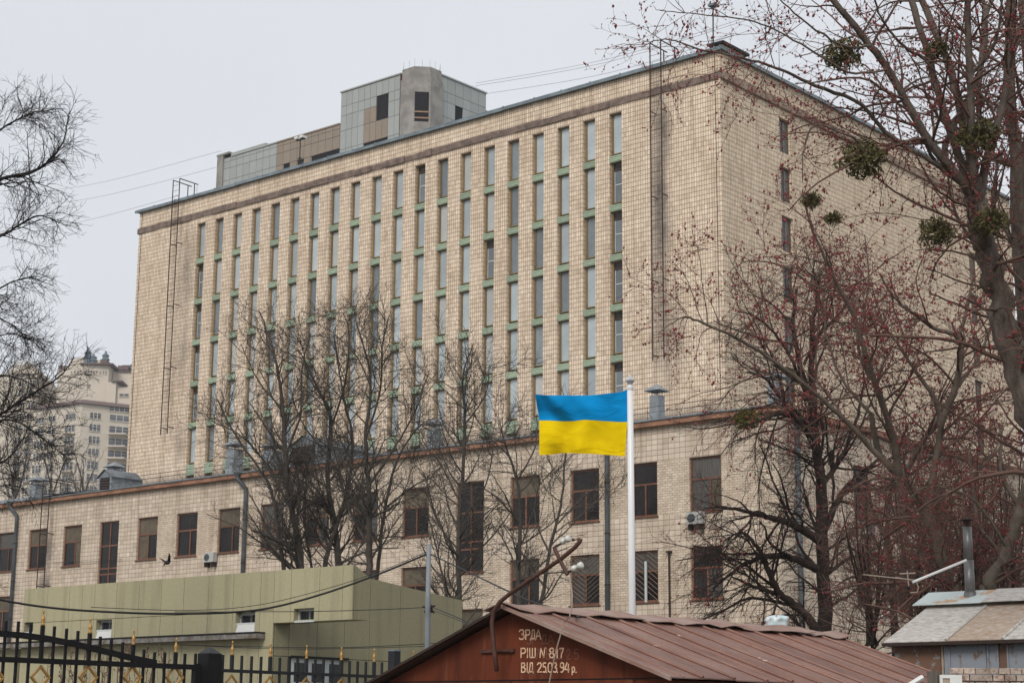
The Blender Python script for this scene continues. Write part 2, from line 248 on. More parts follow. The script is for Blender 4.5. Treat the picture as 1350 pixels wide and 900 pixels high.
# ------------------------------------------------------------------ mesh builder
class MB:
    def __init__(self): self.v = []; self.f = []; self.mi = []
    def quad(self, a, b, c, d, mi=0):
        i = len(self.v); self.v += [tuple(a), tuple(b), tuple(c), tuple(d)]; self.f.append((i, i+1, i+2, i+3)); self.mi.append(mi); return self
    def poly(self, pts, mi=0):
        i = len(self.v); self.v += [tuple(p) for p in pts]; self.f.append(tuple(range(i, i+len(pts)))); self.mi.append(mi); return self
    def box(self, x0, x1, y0, y1, z0, z1, mi=0):
        i = len(self.v)
        self.v += [(x0, y0, z0), (x1, y0, z0), (x1, y1, z0), (x0, y1, z0), (x0, y0, z1), (x1, y0, z1), (x1, y1, z1), (x0, y1, z1)]
        for q in ((0, 3, 2, 1), (4, 5, 6, 7), (0, 1, 5, 4), (1, 2, 6, 5), (2, 3, 7, 6), (3, 0, 4, 7)):
            self.f.append(tuple(i+k for k in q)); self.mi.append(mi)
        return self
    def prism(self, base, top, mi=0):
        """two rings of equal count, closed"""
        n = len(base); i = len(self.v); self.v += [tuple(p) for p in base] + [tuple(p) for p in top]
        for k in range(n): self.f.append((i+k, i+(k+1) % n, i+n+(k+1) % n, i+n+k)); self.mi.append(mi)
        self.f.append(tuple(i+k for k in reversed(range(n)))); self.f.append(tuple(i+n+k for k in range(n))); self.mi += [mi, mi]
        return self
    def tube(self, pts, r, s=6, mi=0):
        pts = [Vector(p) for p in pts]; n = len(pts)
        rr = r if hasattr(r, '__len__') else [r]*n
        i0 = len(self.v); ref = None
        for k in range(n):
            t = (pts[min(k+1, n-1)] - pts[max(k-1, 0)]).normalized()
            if ref is None: ref = Vector((0, 0, 1)) if abs(t.z) < 0.9 else Vector((1, 0, 0))
            a = t.cross(ref).normalized(); b = t.cross(a); ref = -b if False else ref
            for j in range(s):
                q = pts[k] + (a*cos(2*pi*j/s) + b*sin(2*pi*j/s))*rr[k]; self.v.append(tuple(q))
        for k in range(n-1):
            for j in range(s):
                self.f.append((i0+k*s+j, i0+k*s+(j+1) % s, i0+(k+1)*s+(j+1) % s, i0+(k+1)*s+j)); self.mi.append(mi)
        self.f.append(tuple(i0+j for j in reversed(range(s)))); self.f.append(tuple(i0+(n-1)*s+j for j in range(s))); self.mi += [mi, mi]
        return self
    def lathe(self, c, prof, s=10, mi=0):
        i0 = len(self.v); n = len(prof)
        for r, z in prof:
            for j in range(s): self.v.append((c[0]+r*cos(2*pi*j/s), c[1]+r*sin(2*pi*j/s), c[2]+z))
        for k in range(n-1):
            for j in range(s):
                self.f.append((i0+k*s+j, i0+k*s+(j+1) % s, i0+(k+1)*s+(j+1) % s, i0+(k+1)*s+j)); self.mi.append(mi)
        self.f.append(tuple(i0+j for j in reversed(range(s)))); self.f.append(tuple(i0+(n-1)*s+j for j in range(s))); self.mi += [mi, mi]
        return self
    def mesh(self, name, mats, org=(0, 0, 0), smooth=False, uvorg=None):
        me = bpy.data.meshes.new(name); o = np.array(org)
        V = np.array(self.v, float); me.from_pydata((V-o).tolist(), [], self.f)
        for m in (mats if isinstance(mats, (list, tuple)) else [mats]): me.materials.append(M[m] if isinstance(m, str) else m)
        me.polygons.foreach_set('material_index', self.mi)
        if smooth: me.polygons.foreach_set('use_smooth', [True]*len(self.f))
        me.update()
        uvl = me.uv_layers.new(name='metre'); uvs = []
        for p in me.polygons:
            nx, ny, nz_ = (abs(c) for c in p.normal)
            for li in p.loop_indices:
                x, y, z = V[me.loops[li].vertex_index]
                uvs += [y, z] if nx >= ny and nx >= nz_ else ([x, z] if ny >= nz_ else [x, y])
        uvl.data.foreach_set('uv', uvs)
        return me

ORG = {}
def link(o, parent=None):
    COL.objects.link(o)
    if parent is not None: o.parent = parent
    return o
def tag(o, label=None, cat=None, group=None, kind=None):
    if label: o['label'] = label
    if cat: o['category'] = cat
    if group: o['group'] = group
    if kind: o['kind'] = kind
    return o
def thing(name, label, cat, base=(0, 0, 0), group=None):
    o = bpy.data.objects.new(name, None); o.location = base; o.empty_display_size = 0.2; link(o); ORG[o.name] = tuple(base)
    return tag(o, label, cat, group)
def part(name, mb, mats, parent, smooth=False, label=None, kind=None):
    org = ORG.get(parent.name, (0, 0, 0)); me = mb.mesh(name, mats, org, smooth)
    o = bpy.data.objects.new(name, me); link(o, parent); ORG[o.name] = org
    return tag(o, label, None, None, kind)
def solo(name, mb, mats, label, cat, base=None, smooth=False, group=None, kind=None):
    V = np.array(mb.v); base = base if base is not None else ((V[:, 0].min()+V[:, 0].max())/2, (V[:, 1].min()+V[:, 1].max())/2, V[:, 2].min())
    me = mb.mesh(name, mats, base, smooth); o = bpy.data.objects.new(name, me); o.location = base; link(o)
    return tag(o, label, cat, group, kind)
def inst(name, me, parent, loc, rotz=0.0):
    """shared mesh placed at a world point, under a parent whose origin is known"""
    o = bpy.data.objects.new(name, me); org = ORG.get(parent.name, (0, 0, 0))
    o.location = tuple(np.array(loc)-np.array(org)); o.rotation_euler = (0, 0, rotz); link(o, parent); ORG[o.name] = tuple(loc); return o
def sub(name, me, parent, loc=(0, 0, 0)):
    o = bpy.data.objects.new(name, me); o.location = loc; link(o, parent); return o

def wall_grid(mb, axis, c, u0, u1, z0, z1, opens, depth, mf=None, rm=0):
    """wall face at axis=c with rectangular openings [(ua,ub,za,zb)] and reveals going inwards by depth (signed)"""
    us = sorted(set([u0, u1]+[o[0] for o in opens]+[o[1] for o in opens])); zs = sorted(set([z0, z1]+[o[2] for o in opens]+[o[3] for o in opens]))
    P = (lambda u, d, z: (u, c+d, z)) if axis == 'y' else (lambda u, d, z: (c+d, u, z))
    fl = (axis == 'y')
    def Q(a, b, cc, d, mi): (mb.quad(a, b, cc, d, mi) if fl else mb.quad(a, b, cc, d, mi))
    for i in range(len(us)-1):
        for j in range(len(zs)-1):
            um, zm = (us[i]+us[i+1])/2, (zs[j]+zs[j+1])/2
            if any(o[0] < um < o[1] and o[2] < zm < o[3] for o in opens): continue
            Q(P(us[i], 0, zs[j]), P(us[i+1], 0, zs[j]), P(us[i+1], 0, zs[j+1]), P(us[i], 0, zs[j+1]), mf(um, zm) if mf else 0)
    for (a, b, za, zb) in opens:
        Q(P(a, 0, za), P(a, 0, zb), P(a, depth, zb), P(a, depth, za), rm); Q(P(b, 0, za), P(b, depth, za), P(b, depth, zb), P(b, 0, zb), rm)
        Q(P(a, 0, zb), P(b, 0, zb), P(b, depth, zb), P(a, depth, zb), rm); Q(P(a, 0, za), P(a, depth, za), P(b, depth, za), P(b, 0, za), rm)
        Q(P(a, depth, za), P(b, depth, za), P(b, depth, zb), P(a, depth, zb), rm)

# ------------------------------------------------------------------ ground
g = MB(); g.quad((-950, -950, 0), (950, -950, 0), (950, 950, 0), (-950, 950, 0))
o = part('ground', g, 'earth', thing.__class__ and bpy.data.objects.new('tmp', None)) if False else None
me = g.mesh('ground', 'earth'); o = bpy.data.objects.new('ground', me); link(o); tag(o, 'bare winter earth under the whole yard', 'ground', kind='structure')
g = MB().box(15, 60, -66, -57.5, -0.1, 0.004); me = g.mesh('yard_road', 'asphalt'); o = bpy.data.objects.new('road', me); link(o); tag(o, 'grey asphalt strip before the gate', 'road', kind='structure')

# ------------------------------------------------------------------ tall block
Z0, PH, CW = 32.634, 2.6, 1.70706          # top of first window row, storey, bay
X19 = -6.033; XL = -45.111; ZT = 34.466; YB = 32.5
T = thing('tall_building', 'tall beige tiled office block with narrow window slots and green spandrels', 'building', (-22.5, 0, 0))
slots = [(X19-(19-i)*CW-0.80, X19-(19-i)*CW, 16.30, Z0) for i in range(20)]
mb = MB(); wall_grid(mb, 'y', 0.0, XL, 0.0, 10.0, ZT, slots, 0.42)
part('wall', mb, 'tile_tall', T, label='long front wall with twenty slot bays')
mb = MB(); sopen = []
for ya in (5.36, 26.45):
    for j in range(7):
        zt = 32.46-j*PH; sopen.append((ya, ya+1.09, zt-1.85, zt))
wall_grid(mb, 'x', 0.0, 0.0, YB, 10.0, ZT, sopen, -0.30)
mb.quad((XL, YB, 10), (XL, 0, 10), (XL, 0, ZT), (XL, YB, ZT)); mb.quad((0, YB, 10), (XL, YB, 10), (XL, YB, ZT), (0, YB, ZT))
part('wall', mb, 'tile_side', T, label='windowless-looking side wall with few narrow windows')
mb = MB(); mb.quad((XL, 0, ZT-0.05), (0, 0, ZT-0.05), (0, YB, ZT-0.05), (XL, YB, ZT-0.05)); part('roof', mb, 'roof_metal', T)
# protruding weathered string course, broken in short uneven pieces
rb = random.Random(3)
mb = MB(); x = XL-0.10
while x < 0.09:
    x1 = min(x+rb.uniform(0.5, 1.6), 0.10); d = rb.uniform(0.04, 0.10); zb = Z0+0.36+rb.uniform(-0.02, 0.02); mb.box(x, x1-0.004, -d, 0.05, zb, zb+0.36+rb.uniform(-0.03, 0.02)); x = x1
part('string_course', mb, 'band', T)
M['band2'] = mat('weathered_band_side', (0.37, 0.27, 0.205), 0.9, col2=(0.21, 0.15, 0.115), scale=1.6, bump=0.7, bscale=8)
mb = MB(); y = 0.02
while y < YB:
    y1 = min(y+rb.uniform(1.2, 3.0), YB); mb.box(0.0-0.05, 0.07+rb.uniform(0, .03), y, y1-0.004, Z0+0.52, Z0+0.78); mb.box(-0.05, 0.12+rb.uniform(0, .03), y, y1-0.004, Z0+0.33, Z0+0.515); y = y1
part('string_course', mb, 'band2', T)
# metal coping in lengths
cm = {}
mb = MB(); x = XL-0.28
while x < 0.17:
    x1 = min(x+2.0+rb.uniform(-.2, .2), 0.17); dz = rb.uniform(-0.012, 0.012)
    mb.box(x, x1-0.006, -0.20, 0.45, ZT-0.02+dz, ZT+0.10+dz); mb.box(x, x1-0.006, -0.215, -0.195, ZT-0.09+dz, ZT+0.085+dz); mb.box(x1-0.05, x1-0.01, -0.225, 0.45, ZT-0.02, ZT+0.15); x = x1
part('coping', mb, 'galv', T)
mb = MB(); y = 0.46
while y < YB+0.2:
    y1 = min(y+2.0, YB+0.2); dz = rb.uniform(-0.015, 0.015); mb.box(-0.45, 0.18, y, y1-0.006, ZT-0.02+dz, ZT+0.10+dz); mb.box(0.175, 0.195, y, y1-0.006, ZT-0.09+dz, ZT+0.085+dz); y = y1
part('coping', mb, 'galv', T)
# lightning wire on little posts along the roof edge
mb = MB()
for k in range(12): xx = -24+k*2.0; mb.tube([(xx, 0.25, ZT+0.08), (xx, 0.25, ZT+0.32)], 0.012, 4)
mb.tube([(-24, 0.25, ZT+0.31), (-2, 0.25, ZT+0.31)], 0.012, 4); part('roof_edge_wire', mb, 'galv', T)
for xx in (-0.30, XL+0.27):
    mb = MB().tube([(xx, -0.03, ZT-0.1), (xx, -0.03, 17.2)], 0.016, 5); part('lightning_conductor', mb, 'iron', T)

# slot windows: frame + pane(s); green spandrel below each
def frame_mesh(name, wd, ht, fw_, y0, y1, m, bars=()):
    b = MB(); b.box(0, fw_, y0, y1, 0, ht); b.box(wd-fw_*0.5, wd, y0, y1, 0, ht); b.box(fw_, wd-fw_*0.5, y0, y1, 0, 0.05); b.box(fw_, wd-fw_*0.5, y0, y1, ht-0.06, ht)
    for z in bars: b.box(fw_, wd-fw_*0.5, y0, y1, z-0.035, z+0.035)
    return b.mesh(name, m)
WH = PH-0.44
fr1 = frame_mesh('window', 0.80, WH, 0.12, 0.20, 0.29, 'ochre')
fr2 = frame_mesh('window', 0.80, WH, 0.12, 0.20, 0.29, 'ochre')
pane1 = MB().box(0.12, 0.76, 0.25, 0.27, 0.05, WH-0.06).mesh('pane', 'blind_glass')
M['blind_dark'] = mat('blind_dark', (0.23, 0.265, 0.285), 0.1, vary=0.35, scale=1.3, randv=0.25, spec=0.5); M['blind_warm'] = mat('blind_warm', (0.47, 0.485, 0.475), 0.15, vary=0.2, scale=1.1, randv=0.12, spec=0.4)
pane1b = MB().box(0.12, 0.76, 0.25, 0.27, 0.05, WH-0.06).mesh('pane', 'blind_dark'); pane1c = MB().box(0.12, 0.76, 0.25, 0.27, 0.05, WH-0.06).mesh('pane', 'blind_warm')
M['cool_glass'] = mat('cool_glass', (0.155, 0.175, 0.19), 0.08, vary=0.3, scale=0.9, randv=0.2, spec=0.55)
pane2 = MB().box(0.16, 0.73, 0.25, 0.27, 0.05, WH-0.42).mesh('pane', 'cool_glass')
pane2t = MB().box(0.12, 0.76, 0.25, 0.27, WH-0.37, WH-0.06).mesh('pane', 'dark_glass')
trans = MB().box(0.121, 0.759, 0.19, 0.285, WH-0.43, WH-0.36).mesh('transom', 'ochre_dark')
mul = MB().box(0.161, 0.725, 0.235, 0.26, 0.95, 1.0).box(0.161, 0.20, 0.235, 0.26, 0.052, WH-0.45).box(0.69, 0.725, 0.235, 0.26, 0.052, WH-0.45).mesh('sash', 'whiteframe')
def spandrel_mesh(h):
    b = MB(); f, k = 0.035, 0.41
    b.v = [(0.005, f, 0), (0.795, f, 0), (0.795, k, 0), (0.005, k, 0), (0.005, f, h-0.13), (0.795, f, h-0.13), (0.795, k, h), (0.005, k, h)]
    for q in ((0, 3, 2, 1), (4, 5, 6, 7), (0, 1, 5, 4), (1, 2, 6, 5), (2, 3, 7, 6), (3, 0, 4, 7)): b.f.append(q); b.mi.append(0)
    for z in np.arange(0.06, h-0.16, 0.10): b.box(0.006, 0.794, 0.012, 0.045, z, z+0.055)
    return b.mesh('spandrel', 'green')
sp1, sp2 = spandrel_mesh(0.44), spandrel_mesh(0.74)
for i, (xa, xb, _, _) in enumerate(slots):
    for j in range(6):
        zb = Z0-(j+1)*PH+0.44
        odd = (i == 19 and j > 0) or (i == 0 and j in (1, 2, 3, 4)) or random.random() < 0.03
        wdw = inst('window', fr2 if odd else fr1, T, (xa, 0, zb))
        if odd: sub('pane', pane2, wdw); sub('pane', pane2t, wdw); sub('transom', trans, wdw); sub('sash', mul, wdw)
        else: sub('pane', random.choice([pane1]*7+[pane1b]*2+[pane1c]*2), wdw)
        if j < 5: inst('spandrel', sp1, T, (xa, 0, Z0-(j+1)*PH))
        else: inst('spandrel', sp2, T, (xa, 0, zb-0.74))
# side windows
b = MB(); b.box(-0.24, -0.16, 0, 0.07, 0, 1.85); b.box(-0.24, -0.16, 1.02, 1.09, 0, 1.85); b.box(-0.24, -0.16, .07, 1.02, 0, .06); b.box(-0.24, -0.16, .07, 1.02, 1.78, 1.85); b.box(-0.24, -0.16, 0.52, 0.58, .06, 1.78)
M['side_glass'] = mat('side_glass', (0.105, 0.11, 0.11), 0.08, vary=0.4, scale=0.9, randv=0.3, spec=0.5)
fs = b.mesh('window', 'curtain'); ps = MB().box(-0.21, -0.19, 0.07, 0.52, 0.06, 1.78).mesh('pane', 'side_glass'); ps2 = MB().box(-0.21, -0.19, 0.58, 1.02, 0.06, 1.78).mesh('pane', 'side_glass')
for (ya, yb_, za, zb) in sopen:
    wdw = inst('window', fs, T, (0, ya, za)); sub('pane', ps, wdw); sub('pane', ps2, wdw)

def ladder(parent, xa, xb, y, ztop, zbot, brk, hoop=True, wallY=0.0, rr=0.034):
    L_ = part('ladder', MB().tube([(xa, y, zbot), (xa, y, ztop)], rr, 5), 'iron', parent)
    part('rail', MB().tube([(xb, y, zbot), (xb, y, ztop)], rr, 5), 'iron', L_)
    b = MB(); z = zbot+0.2
    while z < ztop-0.1: b.tube([(xa, y, z), (xb, y, z)], 0.011, 4); z += 0.36
    part('rungs', b, 'iron', L_, kind='stuff')
    for z in brk:
        for xx in (xa, xb): part('wall_bracket', MB().tube([(xx, y, z), (xx+0.05, wallY-0.01, z-0.02)], 0.03, 4), 'iron', L_)
    if hoop:
        for xx in (xa, xb): part('handrail', MB().tube([(xx, y, ztop-0.02), (xx, y+1.5, ztop-0.06)], rr, 5).tube([(xx, y+1.2, ztop-0.08), (xx, y+1.2, ztop-1.15)], rr, 5), 'iron', L_)
p1 = onY(225.5, 300, -0.42); p2 = onY(234, 300, -0.42); zb = onY(212, 573, -0.42)[2]
ladder(T, p1[0], p2[0], -0.42, ZT+1.35, zb, [31.6, 27.6, 23.6, zb+0.45])
p1 = onY(859, 300, -0.42); p2 = onY(873.5, 300, -0.42); zb = onY(859, 476, -0.42)[2]
ladder(T, p1[0], p2[0], -0.42, ZT+1.2, zb, [32.0, 27.6, 23.3, zb+0.3])

# roof furniture of the tall block
v = thing('roof_vent', 'masonry roof vent with dark slab lid at the tall block corner', 'vent', (-0.9, 1.2, ZT))
part('shaft', MB().box(-0.85, -0.3, 0.7, 2.6, ZT, ZT+0.55), 'tile_side', v); 
part('lid', MB().box(-1.0, -0.12, 0.5, 2.9, ZT+0.553, ZT+0.68), 'black', v)
q = onY(940, 58, 1.2); q2 = onY(940, 8, 1.2)
v = thing('mast_antenna', 'thin mast with small heads above the tall block corner', 'antenna', (q[0], q[1], ZT))
part('mast', MB().tube([(q[0], 1.2, ZT), (q2[0], 1.2, q2[2])], 0.035, 6), 'iron', v)
part('head', MB().box(q2[0]-0.22, q2[0]+0.22, 1.05, 1.35, q2[2]-0.02, q2[2]+0.10).tube([(q2[0]-.25, 1.2, q2[2]-.12), (q2[0]+.25, 1.2, q2[2]-.12)], .03, 5), 'galv', v)
q = onY(1026, 105, 3.0); v = thing('mast_antenna', 'very thin antenna rod right of the roof corner', 'antenna', (-1.0, 8.0, ZT))
q = onX(1026, 30, -1.0); part('rod', MB().tube([(-1.0, q[1], ZT), (-1.0, q[1], q[2])], 0.018, 5), 'galv', v)
q = onY(395, 212, 0.7); q2 = onY(396, 183, 0.7)
v = thing('roof_lamp_post', 'short roof mast with paired floodlights before the brown panels', 'lamp', (q[0], 0.7, ZT))
part('post', MB().tube([(q[0], .7, ZT), (q[0], .7, q2[2])], 0.035, 6).box(q[0]-.13, q[0]+.13, .66, .74, ZT+.9, ZT+.96), 'iron', v)
part('crossarm', MB().box(q[0]-.32, q[0]+.38, .66, .74, q2[2]-.10, q2[2]-.03), 'iron', v)
for dx in (-.2, .25): part('floodlight', MB().box(q[0]+dx-.13, q[0]+dx+.13, .5, .9, q2[2]-.027, q2[2]+.13), 'white', v)
q = onY(287, 246, 1.0); v = solo('roof_hatch', MB().prism([(q[0]-.9, .6, ZT), (q[0]+.6, .6, ZT), (q[0]+.6, 2.2, ZT), (q[0]-.9, 2.2, ZT)], [(q[0]-.2, 1.1, ZT+.5), (q[0]+.1, 1.1, ZT+.5), (q[0]+.1, 1.7, ZT+.5), (q[0]-.2, 1.7, ZT+.5)]), 'iron', 'low dark roof hatch left of the grey penthouse', 'hatch')
q = onY(260, 243, 0.6); solo('rod', MB().tube([(q[0], .6, ZT), (q[0], .6, ZT+1.0)], .014, 5), 'galv', 'short thin lightning rod near the left roof ladder', 'rod')

# ------------------------------------------------------------------ rooftop penthouse
PY = 3.5
P_ = thing('penthouse', 'grey and brown panelled rooftop penthouse with raw concrete corner tower', 'building', (-30, PY, ZT))
xl, xm, xr1 = onY(296, 197, PY)[0], onY(450, 121, PY)[0], onY(529, 97, PY)[0]
xt2 = onY(557, 95, PY)[0]; ztall = onY(450, 121, PY)[2]; zlow = onY(449, 162, PY)[2]; zlow2 = onY(298, 196, PY)[2]
yend = onX(641, 122, xt2)[1]; ys0 = onX(580, 98, xt2)[1]
mb = MB(); mb.box(xl, xm-0.01, PY+0.06, PY+6, ZT-.02, zlow-0.05); mb.box(xm, xr1-.02, PY+0.06, PY+5, ZT-.02, ztall-0.05); mb.box(xr1+1.21, xt2-0.06, PY+2.6, yend-.02, ZT-0.02, ztall-0.055)
part('core', mb, 'concrete', P_)
def panels(parent, axis, c, u0, u1, z0, z1, nu, zs, msel, skip=()):
    us = np.linspace(u0, u1, nu+1)
    for i in range(nu):
        for j in range(len(zs)-1):
            if zs[j+1] <= z0: continue
            ua, ub, za, zb = us[i]+0.012, us[i+1]-0.012, zs[j]+0.012, zs[j+1]-0.012
            m_ = msel((ua+ub)/2, (za+zb)/2)
            if m_ is None: continue
            b = MB()
            if axis == 'y': b.box(ua, ub, c, c+0.055, za, zb)
            else: b.box(c-0.055, c, ua, ub, za, zb)
            part('panel', b, m_, parent)
def wsel(rects, alt):   # rects: void openings (px boxes)
    def f(u, z):
        for (a, b, za, zb) in rects:
            if a < u < b and za < z < zb: return None
        return alt(u, z)
    return f
def ypx(x0, y0, x1, y1): a = onY(x0, y0, PY); b = onY(x1, y1, PY); return (a[0], b[0], b[2], a[2])
w1 = ypx(501, 125, 514, 156); w2 = ypx(484, 182, 513, 197)
nt_ = 10; us = np.linspace(xm, xr1, nt_+1); zs = [ZT+0.2, ZT+1.0, ZT+2.0, ZT+3.2, ZT+4.7, ztall-0.1]
zs = [ZT+0.05, onY(498, 184, PY)[2], onY(507, 156.5, PY)[2], onY(492, 141, PY)[2], onY(507, 124, PY)[2], ztall-0.1]
def alt(u, z):
    i = (u-xm)/(xr1-xm)*nt_
    return 'pent_brown' if (4 < i < 8 and z < zs[3]) else 'pent_grey'
def altv(u, z):
    i = (u-xm)/(xr1-xm)*nt_
    if 6 < i < 8 and zs[2] < z < zs[4]: return None
    if 4 < i < 8 and z < zs[1]: return None
    return alt(u, z)
panels(P_, 'y', PY, xm, xr1, ZT, ztall, nt_, zs, altv)
a, b_ = us[6], us[8]
part('window', MB().box(a, b_, PY+0.058, PY+0.075, zs[2]+.01, zs[4]-.01), 'void', P_); part('window', MB().box(us[4], us[8], PY+0.058, PY+0.075, ZT+.06, zs[1]-.01), 'void', P_)
part('cornice', MB().box(xm-0.05, xr1, PY-0.06, PY+0.3, ztall-0.09, ztall), 'pent_grey', P_)
nl = 17; usl = np.linspace(xl, xm, nl+1); zlv = onY(432, 200, PY)[2]; zsl = [ZT+0.05, zlv, (zlv+zlow)/2, zlow-0.35, zlow-0.1]
def altl(u, z):
    i = (u-xl)/(xm-xl)*nl
    if z < zlv and (13 < i < 17): return None
    if z < zlv and (9 < i < 10 or 11 < i < 12): return None
    return 'pent_brown' if i > 8 else 'pent_grey'
panels(P_, 'y', PY, xl, xm-0.02, ZT, zlow, nl, zsl, altl)
for (i0, i1) in ((13, 17), (9, 10), (11, 12)): part('window', MB().box(usl[i0]+.02, usl[i1]-.02, PY+0.058, PY+0.075, ZT+.06, zlv-.01), 'void', P_)
part('cornice', MB().box(usl[8], xm-0.06, PY-0.05, PY+0.3, zlow-0.09, zlow), 'pent_brown', P_)
xk = onY(351, 186, PY)[0]; part('cornice', MB().box(xl+.75, xk, PY-0.05, PY+0.3, zlow-0.092, zlow+0.14).box(xk+.01, usl[8]-.01, PY-.05, PY+.3, zlow-.09, zlow), 'pent_grey', P_)
part('pier', MB().box(xl-0.55, xl+0.02, PY-0.12, PY+1.2, ZT-.02, zlow+0.12).box(xl-0.6, xl+.65, PY-.15, PY+1.2, zlow+.125, zlow+.25), 'concrete', P_)
# side face
ysd = np.linspace(ys0, yend, 7)
def alts(u, z):
    if ysd[2] < u < ysd[3] and zs[1]-.01 < z < zs[3]: return None
    return 'pent_grey'
panels(P_, 'x', xt2, ys0, yend, ZT, ztall, 6, zs, alts)
part('core', MB().box(xt2-1.5, xt2-0.06, ys0, yend, ZT-.02, ztall-.06), 'concrete', P_)
part('window', MB().box(xt2-0.059, xt2-0.045, ysd[2]+.02, ysd[3]-.02, zs[1]+.01, zs[3]-.01), 'void', P_)
part('cornice', MB().box(xt2-0.3, xt2+0.06, ys0, yend+.05, ztall-0.09, ztall), 'pent_grey', P_)
part('cornice', MB().box(xt2-2.0, xt2-.3, yend+.06, yend+1.0, ZT, ztall-1.0), 'pent_brown', P_)
# concrete octagonal tower
rr_ = max(xt2-xr1, ys0-PY)*0.78; cx, cy = xt2-rr_*.80, PY+rr_*.80; ztow = onY(555, 88, PY+.5)[2]-.15
oc = [(cx+rr_*cos(pi/8+k*pi/4), cy+rr_*sin(pi/8+k*pi/4)) for k in range(8)]
tw = part('tower', MB().prism([(x, y, ZT-.02) for x, y in oc], [(x, y, ztow-0.7) for x, y in oc]), 'concrete', P_)
oc2 = [(cx+(rr_*0.93)*cos(pi/8+k*pi/4), cy+(rr_*0.93)*sin(pi/8+k*pi/4)) for k in range(8)]
part('tower_rim', MB().prism([(x, y, ztow-0.695) for x, y in oc2], [(x, y, ztow) for x, y in oc2]), 'concrete', tw)
na = -pi/8*3 + 0.0                      # opening on the face turned to the camera (between -Y and +X)
nx_, ny_ = cos(-pi/4), sin(-pi/4); dF = rr_*cos(pi/8)
def facebox(h0, h1, hw, o0, o1, dz0, dz1):
    b = MB(); t = (-ny_, nx_); pts = []
    base = [(cx+nx_*o0+t[0]*s, cy+ny_*o0+t[1]*s) for s in (-hw, hw)]; back = [(cx+nx_*o1+t[0]*s, cy+ny_*o1+t[1]*s) for s in (hw, -hw)]
    ring = base+back
    return b.prism([(x, y, dz0) for x, y in ring], [(x, y, dz1) for x, y in ring])
part('opening', facebox(0, 0, .42, dF+0.012, dF-.2, zs[1]+.45, zs[1]+2.3), 'void', tw); part('opening', facebox(0, 0, .42, dF+0.012, dF-.2, ZT+.1, zs[1]-.2), 'void', tw)
for dz in (zs[1]-ZT+.62, zs[1]-ZT+1.0): part('plank', facebox(0, 0, .42, dF+.05, dF+.015, ZT+dz, ZT+dz+.09), 'plank', tw)
b = MB()
for k in range(8):
    for s in (0, .5):
        x = oc2[k][0]*(1-s)+oc2[(k+1) % 8][0]*s; y = oc2[k][1]*(1-s)+oc2[(k+1) % 8][1]*s; b.tube([(cx+(x-cx)*.93, cy+(y-cy)*.93, ztow), (cx+(x-cx)*.93, cy+(y-cy)*.93, ztow+.5)], .012, 4)
part('rebar', b, 'galv', tw, kind='stuff')
for (xx, yy) in ((xr1+.02, PY-.02), (xt2+.02, ys0-.06)):
    part('rust_gap', MB().tube([(xx, yy, ZT), (xx, yy, ztall-.1)], .06, 5), 'rustpipe', P_)

# ------------------------------------------------------------------ wing in front
WY, WX, WXL, EZ, JZ = -8.0, 7.70, -60.0, 14.60, 16.45
W_ = thing('wing_building', 'three storey beige tiled wing with brown windows wrapped around the tall block', 'building', (-20, WY, 0))
cen = [-45.75, -42.6, -39.25, -35.87, -32.49, -29.17, -25.77, -22.45, -19.15, -15.75, -12.38, -8.93, -5.63, -2.21, 1.02, 4.15]
wds = [1.72]*13+[1.6, 1.36, 1.6]
op = []; row = []
for k, (c, d) in enumerate(zip(cen, wds)):
    zt = 12.95
    if k in (3, 11): op.append((c-d/2, c+d/2, 8.75 if k == 11 else 9.0, zt)); row.append('stair')
    else: op.append((c-d/2, c+d/2, 10.63, zt)); row.append('up')
for k, (c, d) in enumerate(zip(cen, wds)):
    if k in (3,): continue
    if k == 11: op.append((c-d/2, c+d/2, 5.1, 7.1)); row.append('low'); continue
    op.append((c-d/2, c+d/2, 7.03, 9.20)); row.append('low')
def mf(u, z):
    if 10.63 < z < 12.95 or 7.03 < z < 9.20: return 1 if u > -33.0 else 0
    return 0
mb = MB(); wall_grid(mb, 'y', WY, WXL, WX, 0, EZ, op, 0.22, mf)
part('wall', mb, ['tile_wing', 'tile_small'], W_)
sop = [(ya, ya+1.45, 10.7, 13.0) for ya in (-1.95, 1.65, 5.3, 9.0, 12.7, 16.4, 20.1, 24)] + [(ya, ya+1.45, 7.03, 9.2) for ya in (-1.95, 1.65, 5.3, 9.0, 12.7, 16.4, 20.1, 24)]
mb = MB(); wall_grid(mb, 'x', WX, WY, 40.0, 0, EZ, sop, -0.22)
mb.quad((WXL, 20, 0), (WXL, WY, 0), (WXL, WY, EZ), (WXL, 20, EZ)); mb.quad((WX, 40, 0), (WXL, 40, 0), (WXL, 40, EZ), (WX, 40, EZ))
part('wall', mb, 'tile_wing', W_)
OV = 0.28; e = EZ+0.06
mb = MB()
mb.box(WXL, WX+OV, WY-OV, WY+0.02, EZ-0.16, EZ+0.06)
fa = part('fascia', mb, 'fascia', W_)
part('fascia', MB().box(WX-0.02, WX+OV, WY+0.021, 40, EZ-0.16, EZ+0.06), 'fascia', W_)
mb = MB()
mb.quad((XL, WY-OV-.03, e+.02), (WX+OV+.03, WY-OV-.03, e+.02), (0, 0, JZ), (XL, 0, JZ)); mb.quad((WX+OV+.03, WY-OV-.03, e+.02), (WX+OV+.03, 40, e+.02), (0, 40, JZ), (0, 0, JZ))
zr = 15.75; yr = -4.2
mb.quad((WXL, WY-OV-.03, e+.02), (XL, WY-OV-.03, e+.02), (XL, yr, zr), (WXL, yr, zr)); mb.quad((WXL, yr, zr), (XL, yr, zr), (XL, 8, zr), (WXL, 8, zr))
mb.quad((XL, yr, zr), (XL, 0, JZ), (XL, 0, zr), (XL, yr, zr-.01))
